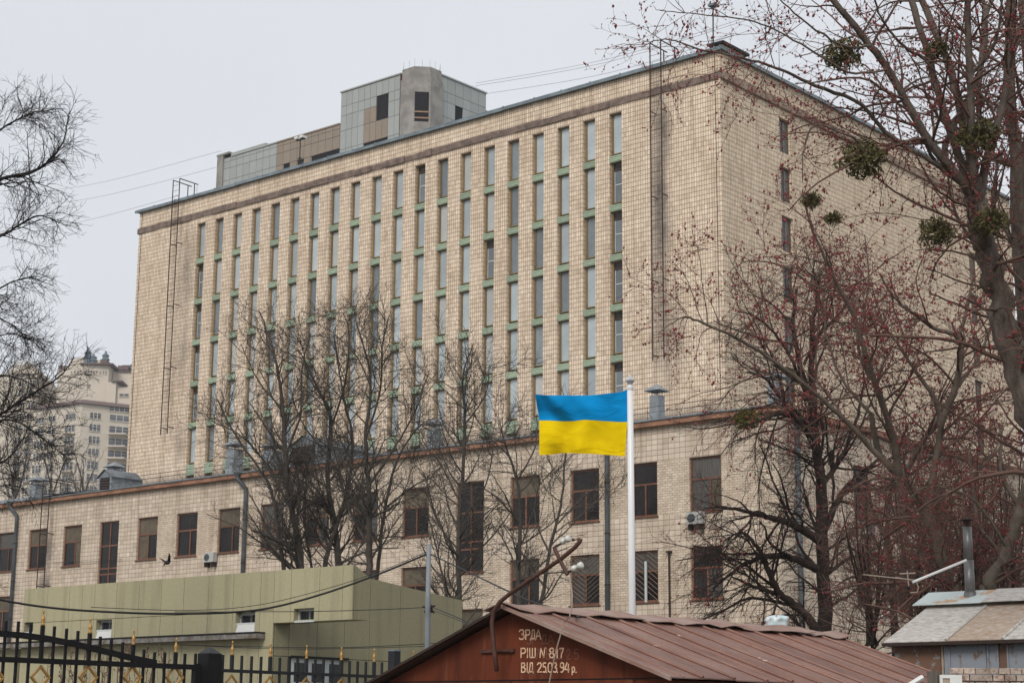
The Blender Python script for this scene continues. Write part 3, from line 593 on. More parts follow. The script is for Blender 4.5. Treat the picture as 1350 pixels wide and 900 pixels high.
part('roof', mb, 'roof_metal', W_)
mb = MB()                           # thin drip edge and standing seams
mb.box(WXL, WX+OV+.05, WY-OV-.06, WY-OV+.0, e+.003, e+.05)
for k in range(int((WX-WXL)/0.7)):
    x = WXL+k*0.7; xe = x
    if x > XL: mb.tube([(x, WY-OV, e+.03), (min(x, -.2) if x < 0 else x, 0 if x < 0 else -x*1.03, JZ if x < 0 else JZ-x*.295)], .018, 4)
part('roof_seams', mb, 'galv', W_)
part('flashing', MB().quad((XL, -.06, JZ+.06), (0.06, -.06, JZ+.06), (.06, -.25, JZ-.05), (XL, -.25, JZ-.05)), 'roof_metal', W_)
b = MB()
for k in range(34):
    x = -44+k*1.5
    if x < 7: b.tube([(x, WY+0.3, e+.1), (x, WY+.3, e+.75)], .012, 4); b.tube([(x, WY+.3, e+.55), (x+.02, WY+.75, e+.2)], .012, 4)
b.tube([(-44, WY+.3, e+.5), (7, WY+.3, e+.5)], .009, 4); b.tube([(-44, WY+.3, e+.73), (7, WY+.3, e+.73)], .009, 4)
part('snow_guard', b, 'iron', W_)

def wing_window(axis, c, ua, ub, za, zb, kind, seed):
    rg = random.Random(seed); wd, ht = ub-ua, zb-za; f = 0.085; y0, y1 = 0.10, 0.18
    def bx(b, u0, u1, d0, d1, z0, z1, mi=0):
        if axis == 'y': b.box(u0, u1, d0, d1, z0, z1, mi)
        else: b.box(-d1, -d0, u0, u1, z0, z1, mi)
    b = MB(); bx(b, 0, f, y0, y1, 0, ht); bx(b, wd-f, wd, y0, y1, 0, ht); bx(b, f, wd-f, y0, y1, 0, f); bx(b, f, wd-f, y0, y1, ht-f, ht)
    zt = [ht*0.60] if kind != 'stair' else [ht*k for k in (0.26, 0.34, 0.66)]
    for z in zt: bx(b, f, wd-f, y0+.001, y1-.001, z-.04, z+.04)
    mtop = ht if kind == 'stair' else zt[0]
    um = wd*(0.5 if kind == 'stair' or rg.random() < .6 else 0.62)
    bx(b, um-.04, um+.04, y0-.01, y1, f, mtop-.04 if kind != 'stair' else ht-f)
    me = b.mesh('window', 'brownframe'); loc = (ua, c, za) if axis == 'y' else (c, ua, za)
    o = inst('window', me, W_, loc)
    cells = [(f, um-.04, f, zt[0]-.04), (um+.04, wd-f, f, zt[0]-.04)]
    cells += [(f, wd-f, zt[0]+.04, ht-f)] if kind != 'stair' else [(f, wd-f, zt[k]+.04, (zt[k+1]-.04 if k+1 < len(zt) else ht-f)) for k in range(len(zt))]
    for k, (a, bb, z0, z1) in enumerate(cells):
        q = MB(); bx(q, a, bb, .135, .15, z0, z1); mt = 'dark_glass'
        if kind != 'stair' and (k == 2 and rg.random() < .62 or k < 2 and rg.random() < .28): mt = rg.choice(['curtain', 'curtain', 'net_curtain'])
        sub('pane', q.mesh('pane', mt), o)
    q = MB(); bx(q, -.06, wd+.06, -.07, .10, -.05, -.005); sub('sill', q.mesh('sill', 'brownframe'), o)
    return o
for k, (a, b_, za, zb) in enumerate(op): wing_window('y', WY, a, b_, za, zb, row[k], k)
for k, (a, b_, za, zb) in enumerate(sop): wing_window('x', WX, a, b_, za, zb, 'side', 100+k)
# white security bars over one lower window: slanted grille
k = [i for i, r_ in enumerate(op) if row[i] == 'low' and abs((r_[0]+r_[1])/2-1.02) < .1][0]; a, b_, za, zb = op[k]
for cx0, cx1 in ((a+.05, (a+b_)/2-.06), ((a+b_)/2+.06, b_-.05)):
    g = MB()
    for s in range(9): z = za+.05+s*.22; g.tube([(cx0, WY+.05, min(z+.42, zb-.02)), (cx1, WY+.05, z)], .010, 4)
    part('window_grille', g, 'plank', W_)
part('window_grille', MB().box((a+b_)/2-.05, (a+b_)/2+.06, WY+.03, WY+.08, za, zb-.45), 'whiteframe', W_)
k = [i for i, r_ in enumerate(op) if row[i] == 'low' and abs((r_[0]+r_[1])/2+2.21) < .1][0]; a, b_, za, zb = op[k]; g = MB()
for s in range(11): z = za+.0+s*.2; g.tube([(a+.05, WY+.04, min(z+.5, zb)), ((a+b_)/2, WY+.04, z)], .009, 4); g.tube([(b_-.05, WY+.04, min(z+.5, zb)), ((a+b_)/2, WY+.04, z)], .009, 4)
part('window_grille', g, 'plank', W_)
# drainpipes with swan necks
def drain(x, r=.11):
    y = WY-.16
    b = MB().tube([(x-.45, WY-OV-.12, EZ+.02), (x-.45, WY-OV-.12, EZ-.2), (x-.25, WY-OV, EZ-.45), (x, y, EZ-.75), (x, y, EZ-1.0), (x, y, .3)], r, 8)
    d = part('drainpipe', b, 'pipe', W_, smooth=True); 
    for z in (12.2, 10.0, 7.8, 5.5): part('clamp', MB().tube([(x, y, z), (x, y, z+.06)], r+.02, 8), 'iron', d)
    part('hopper', MB().lathe((x-.45, WY-OV-.12, EZ-.12), [(.12, 0), (.2, .2), (.2, .24)], 8), 'pipe', d)
for px_ in (800.5, 322, 21): drain(onY(px_, 700, WY-.16)[0])
b = MB().tube([(WX+.16, -6.75, EZ-.1), (WX+.16, -6.75, .3)], .12, 8); part('drainpipe', b, 'pipe', W_, smooth=True)
q = onY(882, 728, WY-.08); part('vent_pipe', MB().tube([(q[0], WY-.08, q[2]), (q[0], WY-.08, .2)], .045, 6).box(q[0]-.12, q[0]+.12, WY-.16, WY, q[2], q[2]+.07), 'iron', W_)
# wing ladder with roof cage
p1 = onY(53, 700, WY-.4)[0]; p2 = onY(62.5, 700, WY-.4)[0]
ladder(W_, p1, p2, WY-.4, EZ+1.15, onY(50, 775, WY-.4)[2], [12.6, 9.6], True, WY)
part('ladder', MB().tube([(p1-.02, WY-.4, e+.25), (p2+1.1, WY+.9, e+.25)], .03, 5).tube([(p2+1.1, WY+.9, e+.2), (p2+1.1, WY+.9, EZ+1.12)], .022, 5).tube([(p2, WY-.4, EZ+1.12), (p2+1.1, WY+.9, EZ+1.12)], .022, 5), 'iron', W_)

# things on the wing roof
def vent(px_, ytop, wpx, yb, y, label, hat=True):
    a = onY(px_-wpx/2, ytop, y); b2 = onY(px_+wpx/2, ytop, y); x0 = a[0]; x1 = x0+(b2[0]-a[0])*.56; zt = a[2]; dp = (x1-x0)
    zb_ = EZ+(y-WY)*(JZ-EZ)/8-.3
    v = thing('roof_vent', label, 'vent', ((x0+x1)/2, y, zb_), 'metal vents on the wing roof')
    part('shaft', MB().box(x0, x1, y, y+dp, zb_, zt-.46), 'vent_metal', v)
    if hat:
        b = MB()
        for xx in (x0+.08, x1-.08):
            for yy in (y+.08, y+dp-.08): b.tube([(xx, yy, zt-.47), (xx, yy, zt-.25)], .02, 4)
        part('leg', b, 'iron', v, kind='stuff'); ex = .2; xm_, ym_ = (x0+x1)/2, y+dp/2
        part('hat', MB().prism([(x0-ex, y-ex, zt-.26), (x1+ex, y-ex, zt-.26), (x1+ex, y+dp+ex, zt-.26), (x0-ex, y+dp+ex, zt-.26)], [(xm_-.03, ym_-.03, zt+.06), (xm_+.03, ym_-.03, zt+.06), (xm_+.03, ym_+.03, zt+.06), (xm_-.03, ym_+.03, zt+.06)]), 'vent_metal', v)
    return v
vent(866.5, 508, 21, 552, -6.4, 'grey metal roof vent right of the flagpole top')
vent(1023, 490, 24, 533, -6.0, 'grey metal roof vent at the wing corner behind red twigs')
vent(572, 553, 18, 590, -6.2, 'grey metal roof vent above the middle stair window')
vent(308, 581, 19, 622, -6.4, 'leftmost of two grey roof vents behind the bare trees')
vent(358, 583, 22, 620, -6.4, 'wider grey roof vent beside the louvred dormer')
vent(47, 628, 15, 655, -6.6, 'pale metal roof vent beside the left roof ladder cage')
def dormer(px0, px1, yt, ybm, y, label, back):
    a = onY(px0, yt, y); b2 = onY(px1, ybm, y); x0, x1, zt, zb_ = a[0], b2[0], a[2], b2[2]-.2; xm_ = (x0+x1)/2
    v = thing('dormer', label, 'dormer', (xm_, y, zb_)); h = zt-zb_
    pent = [(x0, zb_), (x1, zb_), (x1, zb_+h*.72), (xm_, zt), (x0, zb_+h*.72)]
    part('housing', MB().prism([(x, y, z) for x, z in pent], [(x, y+back, z) for x, z in pent]), 'vent_metal', v)
    part('roof', MB().quad((x0-.12, y-.12, zb_+h*.70), (xm_, y-.12, zt+.03), (xm_, y+back, zt+.03), (x0-.12, y+back, zb_+h*.70)).quad((xm_, y-.12, zt+.03), (x1+.12, y-.12, zb_+h*.70), (x1+.12, y+back, zb_+h*.70), (xm_, y+back, zt+.03)), 'roof_metal', v)
    part('opening', MB().box(x0+.16, x1-.16, y-.015, y+.05, zb_+.22, zb_+h*.70), 'void', v)
    for k in range(5): z = zb_+.28+k*(h*.70-.3)/5; part('louvre', MB().box(x0+.17, x1-.17, y-.05, y-.018, z, z+.07), 'ochre_dark', v)
dormer(383, 418, 577, 612, -7.2, 'grey dormer with dark louvres behind the bare trees', 4.5)
dormer(131, 146, 620, 648, -7.0, 'grey dormer with dark louvres left of the tall block', 2.2)
vent(149, 610, 17, 630, -4.6, 'small capped chimney behind the left dormer')

def ac(c, axis, label):
    x, y, z = c; v = thing('air_conditioner', label, 'air conditioner', (x, y, z))
    def bx(b, u0, u1, d0, d1, z0, z1): 
        return b.box(x+u0, x+u1, y-d1, y-d0, z+z0, z+z1) if axis == 'y' else b.box(x+d0, x+d1, y+u0, y+u1, z+z0, z+z1)
    part('case', bx(MB(), -.38, .38, .08, .34, 0, .50), 'ac_white', v)
    b = MB(); n = 14
    def P3(u, d, zz): return (x+u, y-d, z+zz) if axis == 'y' else (x+d, y+u, z+zz)
    b.prism([P3(-.14+.2*cos(2*pi*k/n), .342, .25+.18*sin(2*pi*k/n)) for k in range(n)], [P3(-.14+.2*cos(2*pi*k/n), .355, .25+.18*sin(2*pi*k/n)) for k in range(n)])
    part('fan_grille', b, 'ac_dark', v); part('bracket', bx(MB(), -.3, -.25, 0, .36, -.25, -.003), 'iron', v); part('bracket', bx(MB(), .25, .3, 0, .36, -.25, -.003), 'iron', v)
q = onY(281, 741, WY); ac((q[0], WY, q[2]), 'y', 'white air conditioner under the wing window left of the bare trees')
q = onY(921, 691, WY); ac((q[0], WY, q[2]), 'y', 'air conditioner under the rightmost front wing window')
q = onX(1140, 704, WX); ac((WX, q[1], q[2]), 'x', 'air conditioner on the wing side wall behind the dark tree')

# ------------------------------------------------------------------ apartment block far left
AD = 420.0; AX = _r0; AYv = np.array([sin(YAW), cos(YAW), 0]); a0 = at(104, 600, AD); a0 = np.array([a0[0], a0[1], 0])
apt = thing('apartment_building', 'distant cream apartment tower with stepped top seen left of the tall block', 'building', tuple(a0))
apt.rotation_euler = (0, 0, -YAW)
pm = AD/FPX
def az(y, d=0.0): return at(104, y, AD+d)[2]
def au(x, d=0.0): return (x-104-(600-AYR)*.06)*pm*(AD+d)/AD
AYR = 600
ORG[apt.name] = (0, 0, 0)
fp = [(au(28), 9), (au(104), 0), (au(165), 7), (au(169), 40), (au(28), 40)]
part('wall', MB().prism([(x, y, 0) for x, y in fp], [(x, y, az(529)) for x, y in fp]), 'apt', apt)
AYR = 500; fp2 = [(au(55), 14), (au(88), 9), (au(130), 10), (au(130), 38), (au(55), 38)]
part('wall', MB().prism([(x, y, az(529)+.05) for x, y in fp2], [(x, y, az(476, 10)) for x, y in fp2]).box(au(130)+.1, au(143), 8.5, 38, az(529)+.05, az(499, 8.5)).box(au(130)+.1, au(168), 14, 38, az(529)+.05, az(485, 14)).box(au(143)+.05, au(170), 9.5, 13.9, az(529)+.05, az(506, 9.5)), 'apt', apt)
AYR = 600; fpr = [(au(27), 8.2), (au(104), -1.0), (au(166), 6.2), (au(170), 40), (au(27), 40)]
part('cornice', MB().prism([(x, y, az(529)+.06) for x, y in fpr], [(x*0.97, y+1.2, az(523)) for x, y in fpr]), 'apt_dark', apt)
part('cornice', MB().box(au(53), au(64), 12, 38, az(480, 12), az(476.5, 12)).box(au(86), au(131), 8.6, 38.2, az(476, 10)+.05, az(474, 10)).box(au(131), au(146), 8, 13.9, az(499, 8.5)+.02, az(497, 8.5)).box(au(130.5), au(169), 13.5, 38, az(485, 14)+.02, az(483.5, 14)), 'apt_dark', apt)
AYR = 500; fp3 = [(au(-40), 16), (au(27), 14), (au(27), 40), (au(-40), 40)]
part('wall', MB().prism([(x, y, 0) for x, y in fp3], [(x, y, az(487, 14)) for x, y in fp3]), 'apt', apt)
n = 14; arc = [(au(9)+(au(28)-au(9))*cos(pi*k/n), az(488, 14)+2.3*sin(pi*k/n)) for k in range(n+1)]
part('gable', MB().prism([(x, 13.6, z) for x, z in arc], [(x, 30, z) for x, z in arc]), 'apt', apt)
arc2 = [(au(9)+(au(29.5)-au(9))*cos(pi*k/n), az(488, 14)+2.7*sin(pi*k/n)) for k in range(n+1)]
for k in range(n): pass
part('gable_trim', MB().tube([(x, 13.4, z) for x, z in arc2], .22, 5), 'apt', apt)
def awin(x0, x1, y0, y1, face, n_=2):
    def fy(u):
        if face == 'c': return np.interp(u, [au(28), au(104), au(165)], [9, 0, 7])
        if face == 'l': return 14.0
        if face == 'u': return np.interp(u, [au(55), au(88), au(130)], [14, 9, 10])
        return 9.5
    global AYR; AYR = 600 if face in 'c' else 500
    ua, ub = au(x0), au(x1); dd_ = dict(c=3, l=14, u=10, x=9.5)[face]; z0, z1 = az(y1, dd_), az(y0, dd_); ya, yb_ = fy(ua), fy(ub)
    def bar(s0, s1, za, zb, d0, d1):
        A = np.array([ua+(ub-ua)*s0, ya+(yb_-ya)*s0]); B = np.array([ua+(ub-ua)*s1, ya+(yb_-ya)*s1])
        r_ = [(A[0], A[1]-d0), (B[0], B[1]-d0), (B[0], B[1]-d1), (A[0], A[1]-d1)]
        return [(x, y, za) for x, y in r_], [(x, y, zb) for x, y in r_]
    b = MB(); b.prism(*bar(0, 1, z0, z1, -.05, .06)); o = part('window', b, 'apt_glass', apt)
    b = MB(); ww = ub-ua
    for k in range(n_+1): s = k/n_; b.prism(*bar(max(0, s-.05/ww*1.5), min(1, s+.05/ww*1.5), z0, z1, .06, .16))
    b.prism(*bar(0, 1, z0-.12, z0+.06, .06, .22)); b.prism(*bar(0, 1, z0+(z1-z0)*.62, z0+(z1-z0)*.66, .06, .13))
    part('frame', b, 'apt', o)
rows_ = [(543, 551), (558.6, 568), (575, 585), (592, 601), (609, 620), (626, 636), (643, 653), (660, 670)]
for (y0, y1) in rows_:
    for (x0, x1) in ((30.6, 45), (52.6, 63.6), (79.5, 95), (114, 127), (137, 161)):
        dy = -(x0+x1-200)*0.02
        awin(x0, x1, y0+ (0 if x0 > 100 else 1.5), y1 + (0 if x0 > 100 else 1.5), 'c', 3 if x1-x0 > 11 else 2)
    for (x0, x1) in ((2, 10), (16, 25)): awin(x0, x1, y0+1, y1, 'l')
for (y0, y1) in ((497, 507), (512, 520), (528, 536)):
    for (x0, x1) in ((3, 10), (17, 25)): awin(x0, x1, y0, y1, 'l')
for x0 in (78, 84, 88.5, 92, 99, 102.5, 106, 109.5, 113, 118, 122, 125.5): awin(x0, x0+2.2, 484, 488, 'u', 1)
awin(88, 90, 503, 506, 'u', 1); awin(104, 107, 503, 506.5, 'u', 1); awin(147, 160, 515, 519, 'x', 2); awin(136, 160, 532, 538, 'c', 4)
for k_, (y0, y1) in enumerate(rows_[1:6]):
    AYR = 600; yb0 = 3.6
    part('balcony', MB().box(au(137), au(161), 2.2, 6.6, az(y1, 3)-.55, az(y1, 3)-.25), 'apt', apt); part('balcony', MB().box(au(79), au(95.5), .6, 4.2, az(y1+1.5, 3)-.5, az(y1+1.5, 3)-.25), 'apt', apt)
AYR = 500
part('roof_unit', MB().box(au(68), au(78), 16, 22, az(476, 14), az(468, 16)), 'apt', apt); part('roof_unit', MB().box(au(79), au(88), 15, 20, az(475, 14), az(466, 16)).box(au(108), au(114), 14, 20, az(474, 14), az(470.5, 16)), 'apt', apt); part('roof_unit', MB().box(au(133), au(150), 22, 28, az(484, 20), az(475, 22)), 'apt_dark', apt)
AYR = 600; part('glazed_strip', MB().box(au(163), au(166.5), 5.8, 9, 0, az(533)), 'apt_glass', apt); AYR = 500
for (x0, h) in ((95, 8.5), (103, 5), (119.5, 6.5), (152, 5)):
    zz = az(474, 14) if x0 < 130 else az(484, 20)
    t_ = part('turret', MB().lathe((au(x0), 14 if x0 < 130 else 20, zz), [(.85, 0), (.85, h*.14), (1.15, h*.16), (.8, h*.22), (.75, h*.30), (1.0, h*.32), (.6, h*.38), (.35, h*.42), (.15, h*.5)], 8), 'apt_dome', apt)
part('turret_base', MB().box(au(115), au(124), 12, 18, az(474, 14), az(470, 14)).box(au(132), au(146), 18, 24, az(484, 20), az(478, 20)), 'apt_dark', apt)
part('tower_side', MB().box(au(165.5), au(172), 12, 30, 0, az(492)), 'apt_dark', apt)

# ------------------------------------------------------------------ olive annex
OC = at(360, 822, 45); OY = OC[1]; OX0 = OC[0]; OXB = onY(465, 780, OY)[0]; OZT = 5.63; OZS = 4.31
OXL = onY(31, 775, OY)[0]; OYE = onX(609, 791, OX0)[1]
A_ = thing('annex_building', 'low olive panelled annex with small grilled windows behind the black fence', 'building', (OX0, OY, 0))
ow = [(23.5+8.5, 25+18, 820, 834), (127, 147, 817, 831), (311, 336, 807.5, 822), (387.5, 413.5, 802, 819)]
wr = []
for (x0, x1, y0, y1) in ow: a = onY(x0, y0, OY); b2 = onY(x1, y1, OY); wr.append((a[0], b2[0], b2[2], a[2]))
jx = [31, 62, 91, 107.7, 124, 153, 182.7, 212, 241.7, 274, 307, 343, 360, 383, 420.5, 451, 464.7]
ux = [onY(x, 800, OY)[0] for x in jx]; ux[-1] = OXB; ux[12] = OX0
mb = MB(); mb.box(OXL+.02, OX0-.045, OY+.30, OYE, 0, OZT-.25); part('core', mb, 'olive_joint', A_)
zl0 = wr[1][3]+.02
for i in range(len(ux)-1):
    a, b_ = ux[i]+.007, ux[i+1]-.007; bot = OZS if ux[i+1] > OX0+.1 else 0.0
    segs = [(bot, zl0-.007), (zl0+.007, OZT)] if bot == 0.0 else [(bot, OZT)]
    for (z0, z1) in segs:
        holes = [w_ for w_ in wr if w_[0] < b_ and w_[1] > a and w_[2] < z1 and w_[3] > z0]
        m_ = MB()
        if holes:
            cu = sorted(set([a, b_]+[min(max(h[k], a), b_) for h in holes for k in (0, 1)])); cz = sorted(set([z0, z1]+[min(max(h[k], z0), z1) for h in holes for k in (2, 3)]))
            for p in range(len(cu)-1):
                for q in range(len(cz)-1):
                    if any(h[0] < (cu[p]+cu[p+1])/2 < h[1] and h[2] < (cz[q]+cz[q+1])/2 < h[3] for h in holes): continue
                    m_.box(cu[p], cu[p+1], OY, OY+.04, cz[q], cz[q+1])
        else: m_.box(a, b_, OY, OY+.04, z0, z1)
        if m_.v: part('panel', m_, 'olive', A_)
0 and part('backing', MB().box(OXL, OX0, OY+.045, OY+.06, 0, OZT-.02).box(OX0+.001, OXB, OY+.045, OY+.06, OZS+.01, OZT-.02), 'olive_joint', A_)
# parapet fin sticking out to the right over the recess
yb1 = onX(487, 800, OXB)[1]; zb1 = onX(487.5, 762, OXB)[2]
part('fin', MB().prism([(OXB-.02, OY+.062, OZS), (OXB, OY+.062, OZS), (OXB, yb1, OZS), (OXB-.02, yb1, OZS)], [(OXB-.02, OY+.062, OZT), (OXB, OY+.062, OZT), (OXB, yb1, zb1), (OXB-.02, yb1, zb1)]), 'olive_shaded', A_)
part('soffit', MB().box(OX0+.06, OXB-.025, OY+.062, yb1, OZS, OZS+.05), 'olive', A_)
part('fin_roof', MB().quad((OX0, OY+.062, OZT-.01), (OXB, OY+.062, OZT-.01), (OXB, yb1, zb1), (OX0, yb1, zb1)).quad((OXB, yb1, OZS), (OX0, yb1, OZS), (OX0, yb1, zb1), (OXB, yb1, zb1)), 'olive', A_)
# side wall with sloping top, split into panels
jy = [onX(x, 840, OX0)[1] for x in (360, 381, 418, 454, 487, 527, 567, 598, 609)]; jy[0] = OY+.07
d0 = onX(385, 865, OX0); d1 = onX(447, 900, OX0); dz = d0[2]; dy0, dy1 = d0[1], d1[1]
zt0, zt1 = onX(488, 762, OX0), onX(609, 791, OX0)
def ztop(y): return OZT-.03 if y < zt0[1] else zt0[2]+(zt1[2]-zt0[2])*(y-zt0[1])/(zt1[1]-zt0[1])
for i in range(len(jy)-1):
    a, b_ = jy[i]+.008, jy[i+1]-.008
    for (z0, z1) in ((dz+.008, None), (0, dz-.008)):
        if z1 is not None and a >= dy0-.3 and b_ <= dy1+.35: continue
        ta, tb = (ztop(a), ztop(b_)) if z1 is None else (z1, z1)
        part('panel', MB().prism([(OX0-.04, a, z0), (OX0, a, z0), (OX0, b_, z0), (OX0-.04, b_, z0)], [(OX0-.04, a, ta), (OX0, a, ta), (OX0, b_, tb), (OX0-.04, b_, tb)]), 'olive_shaded', A_)
part('roof', MB().quad((OXL, OY+.05, OZT-.03), (OX0-.02, OY+.05, OZT-.03), (OX0-.02, OYE, zt1[2]-.04), (OXL, OYE, zt1[2]-.04)), 'roof_metal', A_)
for (a, b_, z0, z1) in wr:
    o = part('window', MB().box(a, b_, OY+.02, OY+.04, z0-.0, z0+.045).box(a, b_, OY+.16, OY+.2, z1-.06, z1).box(a, a+.06, OY+.16, OY+.2, z0, z1-.06).box(b_-.05, b_, OY+.16, OY+.2, z0, z1-.06).box((a+b_)/2+.03, (a+b_)/2+.07, OY+.15, OY+.19, z0, z1-.06), 'whiteframe', A_)
    part('pane', MB().box(a+.06, b_-.05, OY+.21, OY+.22, z0, z1-.06), 'dark_glass', o)
    g = MB()
    for k in range(5): z = z0+.05+k*(z1-z0-.12)/5; g.box(a+.06, b_-.05, OY+.12, OY+.13, z, z+.015)
    part('grille', g, 'fence_grey', o)
    part('reveal', MB().box(a-.02, a, OY+.041, OY+.25, z0, z1).box(b_, b_+.02, OY+.041, OY+.25, z0, z1).box(a, b_, OY+.041, OY+.25, z1, z1+.02).box(a, b_, OY+.225, OY+.24, z0, z1), 'olive', o)
for k in (1, 2):
    a, b_, z0, z1 = wr[k]; zz = z0-.30
    part('sill', MB().prism([(a, OY-.03, zz), (b_, OY-.03, zz), (b_, OY+.0, zz), (a, OY+.0, zz)], [(a+.10, OY-.01, z0-.005), (b_, OY-.01, z0-.005), (b_, OY+.015, z0-.005), (a+.10, OY+.015, z0-.005)]), 'white', A_)
ca, cb_ = onY(-30, 851, OY-.25), onY(340, 836, OY-.25)
part('canopy', MB().box(ca[0], cb_[0], OY-.32, OY-.002, cb_[2]-.09, cb_[2]+.03), 'flashing', A_); part('canopy_edge', MB().box(ca[0], cb_[0], OY-.33, OY-.003, cb_[2]+.033, cb_[2]+.075), 'black', A_)
part('lower_wall', MB().box(ca[0]-2, OXL-.02, OY-.02, OY+6, 0, cb_[2]-.1), 'olive', A_)
dr = part('door', MB().box(OX0-.10, OX0-.04, dy0+.02, dy1+.25, 0, dz-.02), 'whiteframe', A_)
for k in range(3):
    ya = dy0+.12+k*.62; part('pane', MB().box(OX0-.045, OX0-.03, ya, ya+.45, dz-.62, dz-.14), 'dark_glass', dr)
part('lintel', MB().box(OX0-.03, OX0+.04, dy0-.05, dy1+.3, dz-.03, dz+.03), 'black', A_)

# ------------------------------------------------------------------ gate and fence (run along Y at x = FX)
FX = 28.30
def fpt(x, y): return onX(x, y, FX)
G_ = thing('gate', 'black iron gate with arched top rail and gold diamonds at left', 'gate', (FX, fpt(130, 880)[1], 0))
F_ = thing('fence', 'dark picket fence with gold finials between gate post and garage', 'fence', (FX, fpt(400, 880)[1], 0))
def picket(parent, x, ytop, m_, hw=.0135, zb=.25):
    p = fpt(x, ytop); part('picket', MB().box(FX-hw, FX+hw, p[1]-hw, p[1]+hw, zb, p[2]), m_, parent); return p
fin_me = MB().lathe((0, 0, 0), [(.020, 0), (.023, .015), (.011, .03), (.025, .06), (.02, .085), (.009, .115), (.007, .145), (.012, .152), (.012, .165), (.003, .18)], 8).mesh('finial', 'gold', smooth=True)
def finial(parent, x, ytop, m_):
    p = picket(parent, x, ytop, m_, .019, zr_); inst('finial', fin_me, parent, (FX, p[1], p[2]))
def ring(yc, zc, h, wd=.034, t=.014):
    b = MB(); O = [(0, h), (h, 0), (0, -h), (-h, 0)]; i_ = h-wd; I = [(0, i_), (i_, 0), (0, -i_), (-i_, 0)]
    for k in range(4):
        q = [O[k], O[(k+1) % 4], I[(k+1) % 4], I[k]]; b.prism([(FX-t, yc+a, zc+z) for a, z in q], [(FX+t, yc+a, zc+z) for a, z in q])
    return b
def diamond(parent, x, y, h, zoff=0):
    p = fpt(x, y); c = (FX, p[1], p[2]); h = h*np.linalg.norm(p-CAM)/FPX*1.0; b = ring(c[1], c[2], h); part('diamond', b, 'gold', parent)
A, B = fpt(-40, 870.3), fpt(262, 876); zr_ = (A[2]+B[2])/2
gp = [(-28, 817), (-11, 817.5), (8, 818), (24.5, 818.5), (41, 820.5), (72, 825), (88, 828), (103, 831), (132.5, 838.5), (147, 842), (162, 846), (190, 855.5), (204, 859), (217.5, 859.5), (244, 861), (258, 861)]
for x, y in gp: picket(G_, x, y, 'black')
for x, y in ((-4, 821), (56.5, 824), (118.5, 834.5), (175.8, 849.5), (231.7, 859.5)): finial(G_, x, y, 'black')
arch = [(-40, 833), (0, 834.8), (30, 837), (60, 841), (100, 848.8), (150, 861), (180, 868), (205, 873)]
pa = [fpt(*q) for q in arch]; b = MB()
for k in range(len(pa)-1):
    A, B = pa[k], pa[k+1]; h = .033
    b.prism([(FX-.03, A[1], A[2]-h), (FX+.03, A[1], A[2]-h), (FX+.03, A[1], A[2]+h), (FX-.03, A[1], A[2]+h)], [(FX-.03, B[1], B[2]-h), (FX+.03, B[1], B[2]-h), (FX+.03, B[1], B[2]+h), (FX-.03, B[1], B[2]+h)])
part('arch_rail', b, 'black', G_)
A, B = fpt(-40, 870.3), fpt(262, 876); zr_ = (A[2]+B[2])/2
part('rail', MB().box(FX-.032, FX+.032, A[1], B[1], zr_-.03, zr_+.03), 'black', G_); part('rail', MB().box(FX-.03, FX+.03, A[1], B[1], zr_-.42, zr_-.37), 'black', G_); part('rail', MB().box(FX-.03, FX+.03, A[1], B[1], .2, .25), 'black', G_)
part('stile', MB().box(FX-.035, FX+.035, fpt(255, 880)[1], fpt(264, 880)[1], .15, zr_+.02), 'black', G_)
part('hinge', MB().tube([fpt(262, 874), fpt(262, 885)], .03, 8), 'black', G_)
for x in (-8, 53, 116, 174.5, 230): diamond(G_, x, 892, 15)
b = fpt(277, 858); pz = b[2]
gpst = thing('gate_post', 'thick black square gate post with pyramid cap', 'post', (FX, b[1], 0)); hw = .105
part('shaft', MB().box(FX-hw, FX+hw, b[1]-hw, b[1]+hw, 0, pz-.03), 'black', gpst); part('cap', MB().prism([(FX-hw, b[1]-hw, pz-.028), (FX+hw, b[1]-hw, pz-.028), (FX+hw, b[1]+hw, pz-.028), (FX-hw, b[1]+hw, pz-.028)], [(FX-.01, b[1]-.01, pz+.05), (FX+.01, b[1]-.01, pz+.05), (FX+.01, b[1]+.01, pz+.05), (FX-.01, b[1]+.01, pz+.05)]), 'fence_grey', gpst)
fxs = [293.7, 318.8, 331.7, 344.2, 369, 381, 392.5, 415.8, 426.7, 438.3, 461, 471.7, 482.5, 503.7, 535, 555, 566]
ftop = fpt(293.7, 862.5)[2]; frl = fpt(300, 883.5)[2]
for x in fxs: p = fpt(x, 870); part('picket', MB().box(FX-.0135, FX+.0135, p[1]-.0135, p[1]+.0135, .2, ftop), 'fence_grey', F_)
for x in (305.8, 356.3, 404, 450, 493.3, 545.3): p = fpt(x, 870); part('picket', MB().box(FX-.019, FX+.019, p[1]-.019, p[1]+.019, frl, ftop), 'fence_grey', F_); inst('finial', fin_me, F_, (FX, p[1], ftop))
for z in (frl, frl-.45, .3): part('rail', MB().box(FX-.022, FX+.022, fpt(289, 880)[1], fpt(590, 880)[1], z-.02, z+.02), 'fence_grey', F_)
for x in (305.8, 356.3, 404, 450, 493.3): p = fpt(x, 880); c = (FX, p[1], frl-.20); h = .16; part('diamond', ring(c[1], c[2], h, .028, .011), 'gold', F_)
p = fpt(520, 858); fpst = thing('fence_post', 'short dark square fence post beside the garage roof edge', 'post', (FX, p[1], 0)); part('shaft', MB().box(FX-.06, FX+.06, p[1]-.06, p[1]+.06, 0, p[2]), 'fence_grey', fpst); part('cap', MB().box(FX-.068, FX+.068, p[1]-.068, p[1]+.068, p[2]+.001, p[2]+.02), 'galv', fpst)

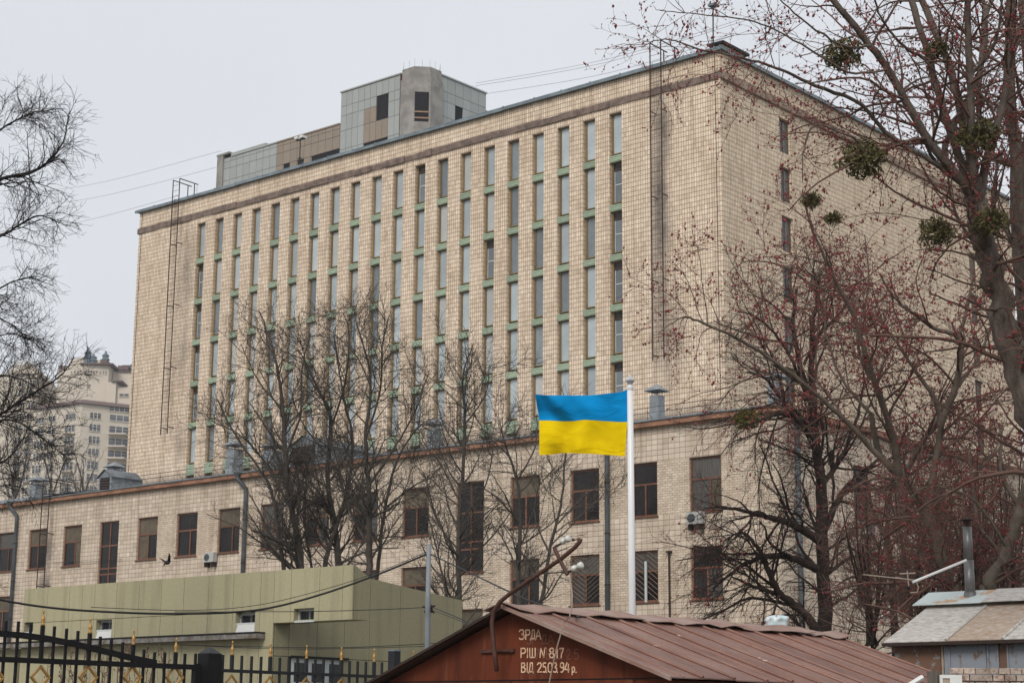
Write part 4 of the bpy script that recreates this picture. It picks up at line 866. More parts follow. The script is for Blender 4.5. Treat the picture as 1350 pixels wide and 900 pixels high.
# ------------------------------------------------------------------ garage
GY = -54.72; gax = 33.21; GZ = 2.985; GEX = 35.38; GEZ = 2.21; GLX = 30.75; GLZ = 2.03; GYE = -48.1
K_ = thing('garage', 'rust red metal garage with painted lettering and low ribbed gable roof', 'garage', (gax, GY, 0))
xr_ = GEX-.12; zr2 = GZ-(xr_-gax)*(GZ-GEZ)/(GEX-gax)-.05; xl_ = GLX+.12; zl2 = GZ-(gax-xl_)*(GZ-GLZ)/(gax-GLX)-.05
pent = [(xl_, 0), (xr_, 0), (xr_, zr2), (gax, GZ-.05), (xl_, zl2)]
part('wall', MB().prism([(x, GY, z) for x, z in pent], [(x, GYE-.15, z) for x, z in pent]), 'garage', K_)
zj = onY(733, 896.5, GY-.01)[2]
part('door', MB().box(xl_+.45, xr_-.45, GY-.025, GY-.001, .05, zj), 'garage', K_); part('door_gap', MB().box(gax-.012, gax+.012, GY-.029, GY-.024, .05, zj-.003), 'black', K_); part('lintel', MB().box(xl_+.4, xr_-.02, GY-.014, GY-.0005, zj+.004, zj+.016), 'black', K_)
rg = random.Random(11)
ns = 12; ys = np.linspace(GY-.16, GYE, ns+1); ys[1:-1] += np.array([rg.uniform(-.06, .06) for _ in range(ns-1)])
for side in (1, -1):
    ex, ez = (GEX, GEZ) if side > 0 else (GLX, GLZ)
    for i in range(ns):
        a, b_ = ys[i]+.004, ys[i+1]-.004; b = MB(); n = 6; d0_ = rg.uniform(0, .012)
        for k in range(n):
            s0, s1 = k/n, (k+1)/n
            def pt(s, y, dzz=0): 
                sag = -.03*sin(pi*s)*rg.uniform(.9, 1.1)*0
                return (gax+(ex-gax)*s, y, GZ+(ez-GZ)*s+d0_+dzz+sag)
            lo_, hi_ = [pt(s0, a, 0), pt(s1, a, 0), pt(s1, b_, 0), pt(s0, b_, 0)], [pt(s0, a, .012), pt(s1, a, .012), pt(s1, b_, .012), pt(s0, b_, .012)]
            b.prism(lo_, hi_)
        o = part('roof_sheet', b, 'groof', K_)
        # standing seam along the sheet edge, slightly wavy
        pts = [(gax+(ex-gax)*s, b_-.012+rg.uniform(-.008, .008), GZ+(ez-GZ)*s+.02+d0_) for s in np.linspace(0.02, 1, 7)]
        part('seam', MB().tube(pts, [.016+rg.uniform(0, .006) for _ in pts], 5), 'groof', o)
        if side > 0 and i % 3 == 0:
            ym_ = (a+b_)/2+rg.uniform(-.1, .1); part('rib', MB().tube([(gax+(ex-gax)*s, ym_, GZ+(ez-GZ)*s+.013+d0_) for s in np.linspace(0.02, 1, 5)], .012, 5), 'groof', o)
yc = GY-.19
while yc < GYE-.4:
    y1 = min(yc+rg.uniform(1.3, 2.2), GYE+.12); wv = .26; b = MB(); n = 8; lift = rg.uniform(.015, .05)
    for k in range(n):
        ya, yb_ = yc+(y1-yc+.05)*k/n, yc+(y1-yc+.05)*(k+1)/n
        def cap(y, s, t): 
            f_ = (y-yc)/(y1-yc); zz = GZ+.03+lift*f_+.012*sin(y*9)
            return (gax+s*wv, y, zz-.085*abs(s)-.01*sin(y*7+s)*abs(s)+t)
        for (s0, s1) in ((-1, 0), (0, 1)):
            b.prism([cap(ya, s0, 0), cap(ya, s1, 0), cap(yb_, s1, 0), cap(yb_, s0, 0)], [cap(ya, s0, .008), cap(ya, s1, .008), cap(yb_, s1, .008), cap(yb_, s0, .008)])
    part('ridge_cap', b, 'gcap', K_); yc = y1
part('verge', MB().prism([(gax, GY-.20, GZ-.02), (GEX, GY-.20, GEZ-.02), (GEX, GY-.165, GEZ-.02), (gax, GY-.165, GZ-.02)], [(gax, GY-.20, GZ+.02), (GEX, GY-.20, GEZ+.02), (GEX, GY-.165, GEZ+.02), (gax, GY-.165, GZ+.02)]), 'gcap', K_)
part('verge', MB().prism([(GLX, GY-.20, GLZ-.03), (gax, GY-.20, GZ-.03), (gax, GY-.165, GZ-.03), (GLX, GY-.165, GLZ-.03)], [(GLX, GY-.20, GLZ+.0), (gax, GY-.20, GZ+.0), (gax, GY-.165, GZ+.0), (GLX, GY-.165, GLZ+.0)]), 'iron', K_)

# stencilled lettering as flat strokes on the gable
GL = {  # polylines in a 1 x 1.75 box
 'З': [[(0, 1.45), (.15, 1.7), (.6, 1.75), (.9, 1.5), (.85, 1.1), (.5, .95)], [(.5, .9), (.95, .75), (1, .35), (.7, .03), (.25, 0), (0, .2)]],
 'Р': [[(.1, 0), (.1, 1.75)], [(.25, 1.72), (.8, 1.7), (.95, 1.4), (.9, 1.0), (.6, .8), (.25, .8)]],
 'Д': [[(0, -.15), (0, .12)], [(0, .12), (1, .12)], [(1, .12), (1, -.15)], [(.2, .2), (.3, 1.0)], [(.32, 1.1), (.35, 1.7), (.8, 1.7), (.82, 1.1)], [(.82, 1.0), (.82, .2)]],
 'А': [[(0, 0), (.4, 1.75)], [(.5, 1.75), (1, 0)], [(.25, .6), (.78, .6)]],
 'І': [[(.5, 0), (.5, 1.75)]],
 'Ш': [[(.05, .05), (.05, 1.75)], [(.5, .18), (.5, 1.75)], [(.97, .05), (.97, 1.75)], [(0, .06), (1, .06)]],
 'N': [[(0, 0), (.15, 1.75)], [(.2, 1.7), (.75, .05)], [(.8, 0), (.95, 1.75)], [(.95, 1.7), (1.2, 1.75)]],
 '8': [[(.5, .95), (.12, 1.2), (.15, 1.6), (.45, 1.75)], [(.55, 1.75), (.85, 1.6), (.88, 1.2), (.55, .95)], [(.45, .88), (.05, .6), (.08, .2), (.42, 0)], [(.58, 0), (.92, .2), (.95, .6), (.6, .88)]],
 '1': [[(.2, 1.35), (.6, 1.75)], [(.6, 1.6), (.6, 0)]],
 '7': [[(0, 1.7), (.95, 1.7)], [(.95, 1.6), (.5, .7), (.4, 0)]],
 'В': [[(.1, 0), (.1, 1.75)], [(.22, 1.7), (.75, 1.65), (.85, 1.25), (.6, .98), (.25, .93)], [(.6, .88), (.95, .65), (.92, .2), (.7, .04), (.25, .02)]],
 '2': [[(.05, 1.4), (.25, 1.7), (.7, 1.7), (.9, 1.35), (.75, .95)], [(.7, .88), (.05, .1)], [(.05, .06), (.98, .06)]],
 '5': [[(.9, 1.7), (.2, 1.7)], [(.15, 1.65), (.12, 1.0), (.6, 1.05), (.92, .75), (.9, .25), (.6, .02), (.1, .1)]],
 '0': [[(.42, 1.75), (.1, 1.5), (.05, .95)], [(.05, .8), (.1, .25), (.42, 0)], [(.58, 1.75), (.9, 1.5), (.95, .95)], [(.95, .8), (.9, .25), (.58, 0)]],
 '3': [[(.05, 1.5), (.3, 1.73), (.75, 1.68), (.88, 1.3), (.5, .95)], [(.5, .9), (.95, .7), (.9, .2), (.55, 0), (.05, .15)]],
 '9': [[(.85, .95), (.4, .8), (.08, 1.1), (.15, 1.6), (.45, 1.75)], [(.55, 1.75), (.88, 1.6), (.92, .9), (.8, .3), (.5, 0), (.15, .1)]],
 '4': [[(.5, 1.75), (.02, .55), (.55, .5)], [(.8, 1.5), (.8, 0)], [(.62, .5), (1.0, .5)]],
 'р': [[(.1, -.45), (.1, .95)], [(.2, .95), (.75, .9), (.85, .45), (.6, .05), (.2, .05)]],
 '.': [[(.1, 0), (.32, 0)]]}
def lettering(rows, m_, nm, dy, width):
    b = MB()
    for (txt, px0, px1, ybase, ytop) in rows:
        for (ch, a, c) in txt:
            pl = onY(a, ybase, GY); pr = onY(c, ybase, GY); pt_ = onY((a+c)/2, ytop, GY); sx = (pr[0]-pl[0]); h = pt_[2]-pl[2]
            for st in GL[ch]:
                P2 = [(pl[0]+x*sx, pl[2]+z/1.75*h) for x, z in st]
                for k in range(len(P2)-1):
                    A, B = np.array(P2[k]), np.array(P2[k+1]); d = B-A; L_ = np.hypot(*d)+1e-9; d /= L_; nn = np.array([-d[1], d[0]])*width/2; A2, B2 = A-d*width*.25, B+d*width*.25
                    q = [A2-nn, B2-nn, B2+nn, A2+nn]; b.quad(*[(x, GY-dy-.0003*(k % 2), z) for x, z in q])
    part('lettering', b, m_, K_)
def spread(s, xs): return [(ch, a, c) for ch, (a, c) in zip(s, xs)]
sc9 = lambda L_: [(675+a/12.27, 675+c/12.27) for a, c in L_]
R1 = spread('ЗРДА', sc9([(125, 205), (222, 300), (310, 385), (395, 475)]))
R2 = spread('РІШN817', sc9([(145, 230), (235, 280), (290, 385), (460, 540), (610, 690), (705, 760), (775, 845)]))
R3 = spread('ВІД25.03.94р.', sc9([(155, 225), (232, 275), (275, 352), (415, 490), (505, 560), (563, 590), (588, 660), (675, 735), (738, 765), (785, 850), (860, 935), (975, 1030), (1035, 1075)]))
def yy(v): return 820+v/12.27
lettering([(R1, 0, 0, yy(272), yy(118)), (R2, 0, 0, yy(570), yy(415)), (R3, 0, 0, yy(805), yy(650))], 'letter', 'lettering', .008, .015)
G1 = spread('ЗРДА', sc9([(245, 310), (325, 400), (470, 570), (590, 680)])); G2 = spread('7ВІД25', sc9([(385, 440), (555, 625), (640, 690), (720, 815), (885, 950), (1010, 1085)]))
lettering([(G1, 0, 0, yy(350), yy(200)), (G2, 0, 0, yy(595), yy(430))], 'ghost', 'lettering', .005, .013)

# bent conduit mast with insulators
MY = GY-.27
def mp(x, y, d=0): q = onY(x, y, MY-d); return tuple(q)
N_ = thing('service_mast', 'rusty bent service pipe with white insulators on the garage gable', 'mast', mp(655, 884))
pp = [(655, 884), (652, 860), (649.5, 835), (648.5, 820), (651, 805), (659, 793), (671, 783), (700, 763), (740, 736), (757, 722), (764, 714), (766.5, 711), (763, 710.5), (755, 711.5)]
part('pipe', MB().tube([mp(*q) for q in pp], [.0235]*11+[.016]*3, 8), 'rustpipe', N_, smooth=True)
c = onY(633, 858, GY-.03); c2 = onY(677, 857, GY-.03); cm_ = mp(653, 858); part('bracket', MB().box(c[0], c2[0], GY-.03, GY-.003, c[2]-.018, c[2]+.018), 'rustpipe', N_); part('standoff', MB().tube([cm_, (cm_[0], GY-.02, cm_[2])], .012, 6), 'rustpipe', N_)
part('crossarm', MB().tube([mp(731, 722), mp(737, 735), mp(748, 757)], .022, 5), 'rustpipe', N_)
part('pin', MB().tube([mp(729, 722), mp(742, 715)], .012, 5).tube([mp(748, 755), mp(757, 750)], .012, 5), 'iron', N_)
for (x, y, dx, dy) in ((740, 714, 11, -5), (754, 750, 14, -6)):
    a = np.array(mp(x, y)); b2 = np.array(mp(x+dx, y+dy)); pts = [tuple(a+(b2-a)*s) for s in (0, .3, .33, .62, .66, .95, 1)]
    part('insulator', MB().tube(pts, [.030, .033, .024, .024, .036, .036, .02], 10), 'porcelain', N_, smooth=True)
pts = [(751, 760), (753, 772), (754.5, 785), (754, 800), (751, 812)]
solo('loose_wire', MB().tube([mp(x, y, .08) for x, y in pts]+[(onY(744, 819, GY-.2)), (onY(735, 850, GY-.18)), (onY(729, 875, GY-.15)), (onY(723, 905, GY-.12))], .0075, 5), 'wire', 'pale loose wire hanging from the insulators over the garage edge', 'wire')

# ------------------------------------------------------------------ flag and pole
fb = at(833.5, 806, 26); ft = at(830.6, 512, 26); fxy = (fb[0], fb[1])
base = fb+(fb-ft)*(fb[2]/(ft[2]-fb[2]))
FP = thing('flagpole', 'white flagpole with faceted silver finial behind the garage', 'flagpole', tuple(base))
part('pole', MB().tube([tuple(base), tuple(fb), tuple(ft)], [.055, .052, .043], 12), 'poleflag', FP, smooth=True)
s_ = np.linalg.norm(ft-CAM)/FPX
part('collar', MB().lathe(tuple(ft), [(.045, -.02), (.05, .0), (.05, .03), (.03, .05)], 10), 'poleflag', FP)
part('finial', MB().lathe(tuple(ft+np.array([0, 0, .05])), [(.020, 0), (.066, .055), (.070, .068), (.066, .08), (.004, .16)], 6), 'bright_steel', FP)
top_e = [(828, 513), (817, 517), (800, 518.5), (780, 521), (760, 521), (740, 521), (722, 521), (712, 520), (705.5, 519.5)]
mid_e = [(827, 556), (815, 556), (800, 555), (785, 554), (770, 553), (755, 555), (740, 555), (725, 554), (711, 554)]
bot_e = [(824, 601.5), (810, 600), (795, 599), (780, 598), (765, 597.5), (752, 597), (740, 597), (728, 599), (711, 599.5)]
NF = 40; NV = 12
def cr(P, n):
    P = np.array(P, float); t = np.linspace(0, len(P)-1, n); return np.stack([np.interp(t, range(len(P)), P[:, k]) for k in (0, 1)], 1)
te, mi_, be = cr(top_e, NF), cr(mid_e, NF), cr(bot_e, NF)
def dpt(s, v):
    return 26 + .075*sin(s*7.5+v*2.0)*s**.6 + .03*sin(s*17-v*4.5)*s + .03*sin(s*5+v*9)*(s+.1) + .02*sin(23*s+6*v)
FL = thing('flag', 'blue and yellow flag flying from the white pole', 'flag', tuple(ft-np.array([0, 0, .9])))
def stripe(e0, e1, nm, m_, v0, v1):
    b = MB(); idx = {}
    for side in (0, 1):
        for i in range(NF):
            for j in range(NV+1):
                f_ = j/NV; q = e0[i]*(1-f_)+e1[i]*f_; s = i/(NF-1); v = v0+(v1-v0)*f_
                idx[(side, i, j)] = len(b.v); b.v.append(tuple(at(q[0], q[1], dpt(s, v)+side*.004)))
    for i in range(NF-1):
        for j in range(NV):
            b.f.append((idx[0, i, j], idx[0, i+1, j], idx[0, i+1, j+1], idx[0, i, j+1])); b.f.append((idx[1, i, j], idx[1, i, j+1], idx[1, i+1, j+1], idx[1, i+1, j])); b.mi += [0, 0]
    part(nm, b, m_, FL, smooth=True)
stripe(te, mi_, 'blue_stripe', 'blue', 0, .5); stripe(mi_, be, 'yellow_stripe', 'yellow', .5, 1)

# ------------------------------------------------------------------ grey utility pole and cables
UD = 34.0
ub, ut = at(565.5, 880, UD), at(565.5, 717, UD); ub0 = np.array([ub[0], ub[1], 0])
U_ = thing('utility_pole', 'slim grey steel utility pole before the olive annex', 'pole', tuple(ub0))
part('pole', MB().tube([tuple(ub0), (ut[0], ut[1], at(565.5, 800, UD)[2]), tuple(ut)], [.065, .052, .04], 10), 'polegrey', U_, smooth=True)
uc = at(565.5, 802, UD); part('clamp', MB().tube([tuple(uc-np.array([0, 0, .07])), tuple(uc+np.array([0, 0, .07]))], .075, 8), 'iron', U_)
b = MB()
for dx, dy in ((-8, -3), (8, -4), (-6, 4), (7, 5)): b.tube([tuple(uc), tuple(at(565.5+dx, 802+dy, UD-.1))], .018, 5)
part('hooks', b, 'iron', U_)
def wire(pts, r, m_, label, name='cable'):
    P = [np.array(p) for p in pts]; t = np.linspace(0, len(P)-1, (len(P)-1)*8+1); out = []
    for q in t:
        i = min(int(q), len(P)-2); f_ = q-i; p0, p1, p2, p3 = P[max(i-1, 0)], P[i], P[i+1], P[min(i+2, len(P)-1)]
        out.append(tuple(.5*((2*p1)+(-p0+p2)*f_+(2*p0-5*p1+4*p2-p3)*f_**2+(-p0+3*p1-3*p2+p3)*f_**3)))
    solo(name, MB().tube(out, r, 5), m_, label, 'cable')
wire([at(-30, 783, 30), at(20, 794, 30.5), at(80, 802, 31), at(150, 806.5, 31.5), at(220, 808.5, 32), at(300, 807, 32.5), at(360, 800, 33), at(430, 781, 33.5), at(500, 756, 33.8), at(565, 729, 34)], .020, 'cable', 'thick black cable sagging across the olive annex to the grey pole')
wire([at(120, 800, 31), at(250, 804, 32), at(340, 797, 33), at(425, 777, 33.5), at(500, 753, 33.9), at(565, 726, 34)], .006, 'cable', 'thin black wire just above the thick sagging cable')
wire([at(567, 730, 34), at(610, 750, 31), at(660, 774, 27), at(700, 792, 24), at(740, 804, 21), at(765, 813, 19)], .013, 'cable', 'black cable falling from grey pole top to the garage ridge')
wire([at(230, 806, 33), at(400, 805.5, 33.5), at(500, 803, 34), at(563, 800, 34)], .007, 'cable', 'thin straight wire meeting the grey pole clamp from the left')
wire([at(568, 799, 34), at(600, 812, 30), at(640, 830, 26)], .009, 'cable', 'upper thin wire leaving the pole clamp to the right')
wire([at(568, 803, 34), at(600, 815, 30), at(640, 832, 26)], .006, 'cable', 'lower thin wire leaving the pole clamp to the right')
wire([at(190, 848, 36), at(300, 851, 36), at(450, 853, 36), at(600, 846, 36)], .008, 'cable', 'low thin wire along the annex above the picket fence')
wire([at(250, 850, 36), at(400, 855, 36), at(600, 850, 36)], .006, 'cable', 'lowest thin wire along the annex above the picket fence')
wire([onY(70, 741, WY-.1), onY(120, 740, WY-.1), onY(160, 737, WY-.1)], .012, 'cable', 'thin cable strung across the left wing windows')
for k, (a, c) in enumerate((((-60, 250), (292, 199)), ((-60, 266), (292, 219)), ((-60, 295), (235, 258)))):
    A = at(a[0], a[1], 150); B = onY(c[0], c[1], PY); mid = (A+B)/2-np.array([0, 0, 1.2])
    wire([A, mid, B], .011, 'thinwire', ['topmost', 'middle', 'lowest'][k]+' of the faint roof wires running left from the penthouse')
for k, (c, dx) in enumerate((((627, 110), -7.4), ((627, 113.5), -7.4), ((640, 124), -6.0))):
    A = onY(c[0], c[1], 4.5); B = onY((1010, 1000, 990)[k], (15, 22, 40)[k], 4.5)
    wire([A, (A+B)/2-np.array([0, 0, .5]), B], .011, 'thinwire', ['upper', 'middle', 'lower'][k]+' of the faint roof wires right of the concrete tower')

# ------------------------------------------------------------------ right shed, flue, antenna, bricks, bits
SD = 26.0; sc0 = at(1165, 847, SD); SY = sc0[1]; SX0 = sc0[0]; SEZ = sc0[2]; SX1 = onY(1420, 840, SY)[0]
yr1 = onX(1220, 803, SX0); yr2 = onX(1240, 781, SX0)
D_ = thing('shed', 'old shed with patched white and rusty sheet roof at right', 'shed', (SX0+1.5, SY+1, 0))
s1 = (yr1[2]-SEZ)/(yr1[1]-SY)
def rs(x0, x1, ya, yb_, za, zb, m_, nm='roof_sheet', t=.012):
    return part(nm, MB().prism([(x0, ya, za), (x1, ya, za), (x1, yb_, zb), (x0, yb_, zb)], [(x0, ya, za+t), (x1, ya, za+t), (x1, yb_, zb+t), (x0, yb_, zb+t)]), m_, D_)
xa = onY(1247, 845, SY)[0]; xb_ = onY(1322, 842, SY)[0]
for (x0, x1, m_) in ((SX0, xa-.006, 'shed_white'), (xa+.006, xb_-.006, 'shed_rust'), (xb_+.006, SX1, 'shed_white')):
    rs(x0, x1, SY, yr1[1]+.1, SEZ, SEZ+s1*(yr1[1]+.1-SY), m_)
for x in (xa, xb_): part('seam', MB().tube([(x, SY-.01, SEZ+.02), (x, yr1[1], yr1[2]+.02)], .02, 5), 'shed_white', D_)
part('eave', MB().box(SX0-.02, SX1, SY-.02, SY+.03, SEZ-.05, SEZ-.002), 'iron', D_)
# upper tier, a bit proud and shifted left
uy0 = yr1[1]-.05; uz0 = yr1[2]+.06; ux0 = onY(1203, 803, uy0)[0]; uy1 = uy0+.55; uz1 = onY(1240, 781, uy1)[2]; xm1 = onY(1314, 781, uy1)[0]
rs(ux0, xm1-.005, uy0, uy1, uz0, uz1, 'shed_teal'); rs(xm1+.005, SX1, uy0, uy1, uz0+.01, uz1+.01, 'shed_white')
part('roof_back', MB().quad((ux0, uy1, uz1), (SX1, uy1, uz1), (SX1, uy1+2.5, uz1-.8), (ux0, uy1+2.5, uz1-.8)), 'shed_white', D_)
wx0 = onY(1180, 870, SY+.15)[0]
part('wall', MB().box(wx0, SX1-.02, SY+.20, SY+3.0, 0, SEZ-.03), 'iron', D_)
for (xs_, xe_, m_) in ((1180, 1240, 'shed_brown'), (1241, 1244, 'shed_rust'), (1245, 1300, 'shed_blue'), (1301, 1317, 'shed_blue'), (1318, 1329, 'shed_brown'), (1330, 1352, 'shed_blue'), (1353, 1400, 'shed_blue')):
    a, b_ = onY(xs_, 870, SY+.15)[0], onY(xe_, 870, SY+.15)[0]; part('wall_sheet', MB().box(a, b_, SY+.15, SY+.198, 0, SEZ-.04), m_, D_)
for xs_ in (1252, 1303, 1316, 1329): a = onY(xs_, 870, SY+.14)[0]; part('batten', MB().box(a-.012, a+.012, SY+.13, SY+.149, 0, SEZ-.05), 'shed_blue', D_)
# flue
fx_, fy_ = at(1279, 782, 27.0)[:2]
fl = thing('flue_pipe', 'grey steel stove flue with conical cap on the shed roof', 'chimney', (fx_, fy_, at(1279, 783, 27)[2]))
zb_, zt_ = at(1279, 790, 27)[2], at(1279, 692, 27)[2]; zc_ = at(1279, 737, 27)[2]
part('pipe', MB().tube([(fx_, fy_, zb_), (fx_, fy_, zc_)], .075, 12), 'steel', fl, smooth=True); part('pipe', MB().tube([(fx_, fy_, zc_-.03), (fx_, fy_, zt_)], .068, 12), 'steel', fl, smooth=True)
part('collar', MB().lathe((fx_, fy_, zb_), [(.11, 0), (.09, .10), (.09, .12)], 10), 'steel', fl)
b = MB()
for k in range(4): b.tube([(fx_+.055*cos(k*pi/2), fy_+.055*sin(k*pi/2), zt_-.02), (fx_+.05*cos(k*pi/2), fy_+.05*sin(k*pi/2), zt_+.10)], .008, 4)
part('stay', b, 'iron', fl); part('cap', MB().lathe((fx_, fy_, zt_+.10), [(.105, 0), (.105, .012), (.01, .045)], 12).lathe((fx_, fy_, zt_+.01), [(.02, 0), (.045, .09)], 10), 'iron', fl)
# tv antenna
ta = thing('tv_antenna', 'bent white television aerial leaning beside the stove flue', 'antenna', tuple(at(1274, 738, 26.9)))
part('boom', MB().tube([at(1274, 738, 26.9), at(1203, 767, 26.7)], .022, 6), 'white', ta)
part('arm', MB().tube([at(1205, 764, 26.7), at(1138, 757, 26.6)], .009, 5), 'wire', ta)
part('element', MB().tube([at(1196, 752, 26.7), at(1198, 772, 26.7)], .010, 5).tube([at(1186, 756, 26.7), at(1207, 755, 26.7)], .010, 5).tube([at(1181, 761, 26.7), at(1200, 764, 26.7)], .010, 5).tube([at(1208, 766, 26.7), at(1211, 774, 26.7), at(1209, 780, 26.7), at(1200, 781, 26.7)], .009, 5), 'wire', ta)
# plastic wrapped pot on the garage ridge
bc = at(1024, 824, 24.4); b = MB(); rgb_ = random.Random(5); n = 26; i0 = 0
prof = [(.20, -.10), (.21, 0), (.20, .08), (.215, .10), (.21, .14), (.12, .165), (.02, .17)]
for r_, z in prof:
    for j in range(n): k_ = 1+.10*sin(j*2.3)+.06*sin(j*5.1+z*30)+rgb_.uniform(-.03, .03); b.v.append((bc[0]+r_*k_*.74*cos(2*pi*j/n), bc[1]+r_*k_*.66*sin(2*pi*j/n), bc[2]+z*.72+.02*sin(j*1.7)))
for k in range(len(prof)-1):
    for j in range(n): b.f.append((k*n+j, k*n+(j+1) % n, (k+1)*n+(j+1) % n, (k+1)*n+j)); b.mi.append(0)
solo('plastic_bag', b, 'bag', 'crumpled pale blue plastic wrapped lump behind the garage ridge', 'bag', smooth=True)
# broken brick wall, lower right
bp0, bp1 = at(1236, 879, 20), at(1360, 877.5, 20); bd = bp1-bp0; bd[2] = 0; BL = np.linalg.norm(bd); bd /= BL; bn = np.array([bd[1], -bd[0], 0])
BW = thing('brick_wall', 'broken pale brick wall top in the lower right corner', 'wall', (bp0[0], bp0[1], 0)); BW.rotation_euler = (0, 0, math.atan2(bd[1], bd[0])); ORG[BW.name] = (0, 0, 0)
ztb = bp0[2]
part('core', MB().box(.02, BL+.5, .01, .24, 0, ztb-.085), 'mortar', BW)
rg = random.Random(2)
for r_ in range(5):
    z1 = ztb-.002-r_*.077; x = rg.uniform(-.05, .05) + (0.12 if r_ == 0 else 0)
    while x < BL+.4:
        wdt = .25 if rg.random() < (.55 if r_ % 2 == 0 else .15) else .12
        b = MB(); j = lambda: rg.uniform(-.006, .006); y0 = j(); tz = -abs(j())*3 if r_ == 0 else 0
        b.prism([(x, y0, z1-.065), (x+wdt, y0+j(), z1-.065), (x+wdt, .12, z1-.065), (x, .12, z1-.065)], [(x+.004, y0+j(), z1+j()*.5+tz), (x+wdt-.004, y0+j(), z1+j()*.5), (x+wdt, .12, z1), (x, .12, z1)])
        part('brick', b, 'brick', BW); x += wdt+.011
q = at(1231, 884, 19.6); solo('timber_post', MB().box(q[0]-.06, q[0]+.06, q[1]-.05, q[1]+.05, 0, q[2]), 'oldwood', 'grey weathered timber post at the garage roof end', 'post')
a, b2 = at(1239, 889, 19.5), at(1268, 888, 19.5); th = math.atan2(b2[1]-a[1], b2[0]-a[0]); L_ = math.hypot(b2[0]-a[0], b2[1]-a[1])
mf_ = thing('metal_frame', 'chipped white metal frame beside the brick wall', 'frame', (a[0], a[1], 0)); mf_.rotation_euler = (0, 0, th); ORG[mf_.name] = (0, 0, 0); zt_ = a[2]
part('border', MB().box(0, L_, 0, .04, zt_-.035, zt_).box(0, .03, 0, .04, zt_-.8, zt_-.036).box(L_*.45, L_, 0, .04, zt_-.8, zt_-.036), 'white', mf_); part('panel', MB().box(.031, L_*.45-.001, .012, .03, zt_-.8, zt_-.036), 'shed_rust', mf_)
solo('white_stick', MB().tube([at(1198, 903, 19.0), at(1216, 892, 19.1)], .028, 6), 'white', 'short white stick poking up in front of the garage eave', 'stick')

# ------------------------------------------------------------------ bird
bD = 52; bc = at(220, 739, bD); bs = bD/FPX
B_ = thing('bird', 'dark bird in flight before the left wing windows', 'bird', tuple(bc))
def bp(x, y, d=0): return at(220+x, 739+y, bD+d)
b = MB(); sp = [(5, -1), (4, 0), (2, 1.5), (-1, 2.5), (-3, 3.5), (-4.2, 4.8)]; b.tube([bp(*q) for q in sp], [.008, .035, .065, .06, .03, .012], 8)
part('body', b, 'bird', B_, smooth=True)
def wing(pts, nm):
    b = MB(); top = [bp(x, y, d) for x, y, d in pts]; bot = [np.array(t)+np.array([0, 0.02, -.012]) for t in top]; b.prism(bot, top); part(nm, b, 'bird', B_)
wing([(2, .5, 0), (-1.5, 0, .1), (-6, -2.6, .3), (-11, -4.4, .5), (-8.5, -2.2, .4), (-5, .6, .25), (-2, 2.2, .1)], 'wing'); wing([(3.5, .5, 0), (4.4, -4, -.2), (4.0, -8, -.35), (2.6, -10.8, -.45), (2.0, -7.2, -.35), (1.2, -4.5, -.25), (.8, -.2, 0)], 'wing')
wing([(-3, 3, 0), (-4.0, 5.8, .03), (-5.0, 6.6, .05), (-3.2, 4.2, .05)], 'tail')

# ------------------------------------------------------------------ trees
def arr_mesh(name, V, F, m_, org):
    me = bpy.data.meshes.new(name); V = np.asarray(V, np.float32)-np.array(org, np.float32); k = F.shape[1]
    me.vertices.add(len(V)); me.vertices.foreach_set('co', V.ravel()); me.loops.add(F.size); me.loops.foreach_set('vertex_index', F.ravel().astype(np.int32))
    me.polygons.add(len(F)); me.polygons.foreach_set('loop_start', np.arange(0, F.size, k, dtype=np.int32)); me.polygons.foreach_set('use_smooth', np.ones(len(F), bool))
    me.materials.append(M[m_]); me.update(calc_edges=True); me.validate(); return me
def nrm(a): return a/(np.linalg.norm(a, axis=-1, keepdims=True)+1e-9)
def tubes(P, R, s):
    """P (n,k,3) polylines, R (n,k) radii -> vertices, quads"""
    n, k, _ = P.shape; T_ = np.empty_like(P); T_[:, 1:-1] = P[:, 2:]-P[:, :-2]; T_[:, 0] = P[:, 1]-P[:, 0]; T_[:, -1] = P[:, -1]-P[:, -2]; T_ = nrm(T_)
    ref = np.where(np.abs(T_[:, :1, 2:3]) < .85, np.array([0, 0, 1.0]), np.array([1.0, 0, 0])); ref = np.broadcast_to(ref, T_.shape)
    A = nrm(np.cross(T_, ref)); B = np.cross(T_, A); an = 2*pi*np.arange(s)/s
    V = P[:, :, None, :]+R[:, :, None, None]*(A[:, :, None, :]*np.cos(an)[None, None, :, None]+B[:, :, None, :]*np.sin(an)[None, None, :, None])
    idx = np.arange(n*k*s).reshape(n, k, s); a = idx[:, :-1, :]; b = np.roll(a, -1, 2); c = idx[:, 1:, :]; d = np.roll(c, -1, 2)
    return V.reshape(-1, 3), np.stack([a, b, d, c], -1).reshape(-1, 4)
def crom(P, n):
    P = np.asarray(P, float); t = np.linspace(0, len(P)-1, n); i = np.minimum(t.astype(int), len(P)-2); f_ = (t-i)[:, None]
    p0, p1, p2, p3 = P[np.maximum(i-1, 0)], P[i], P[i+1], P[np.minimum(i+2, len(P)-1)]
    return .5*(2*p1+(-p0+p2)*f_+(2*p0-5*p1+4*p2-p3)*f_**2+(-p0+3*p1-3*p2+p3)*f_**3)
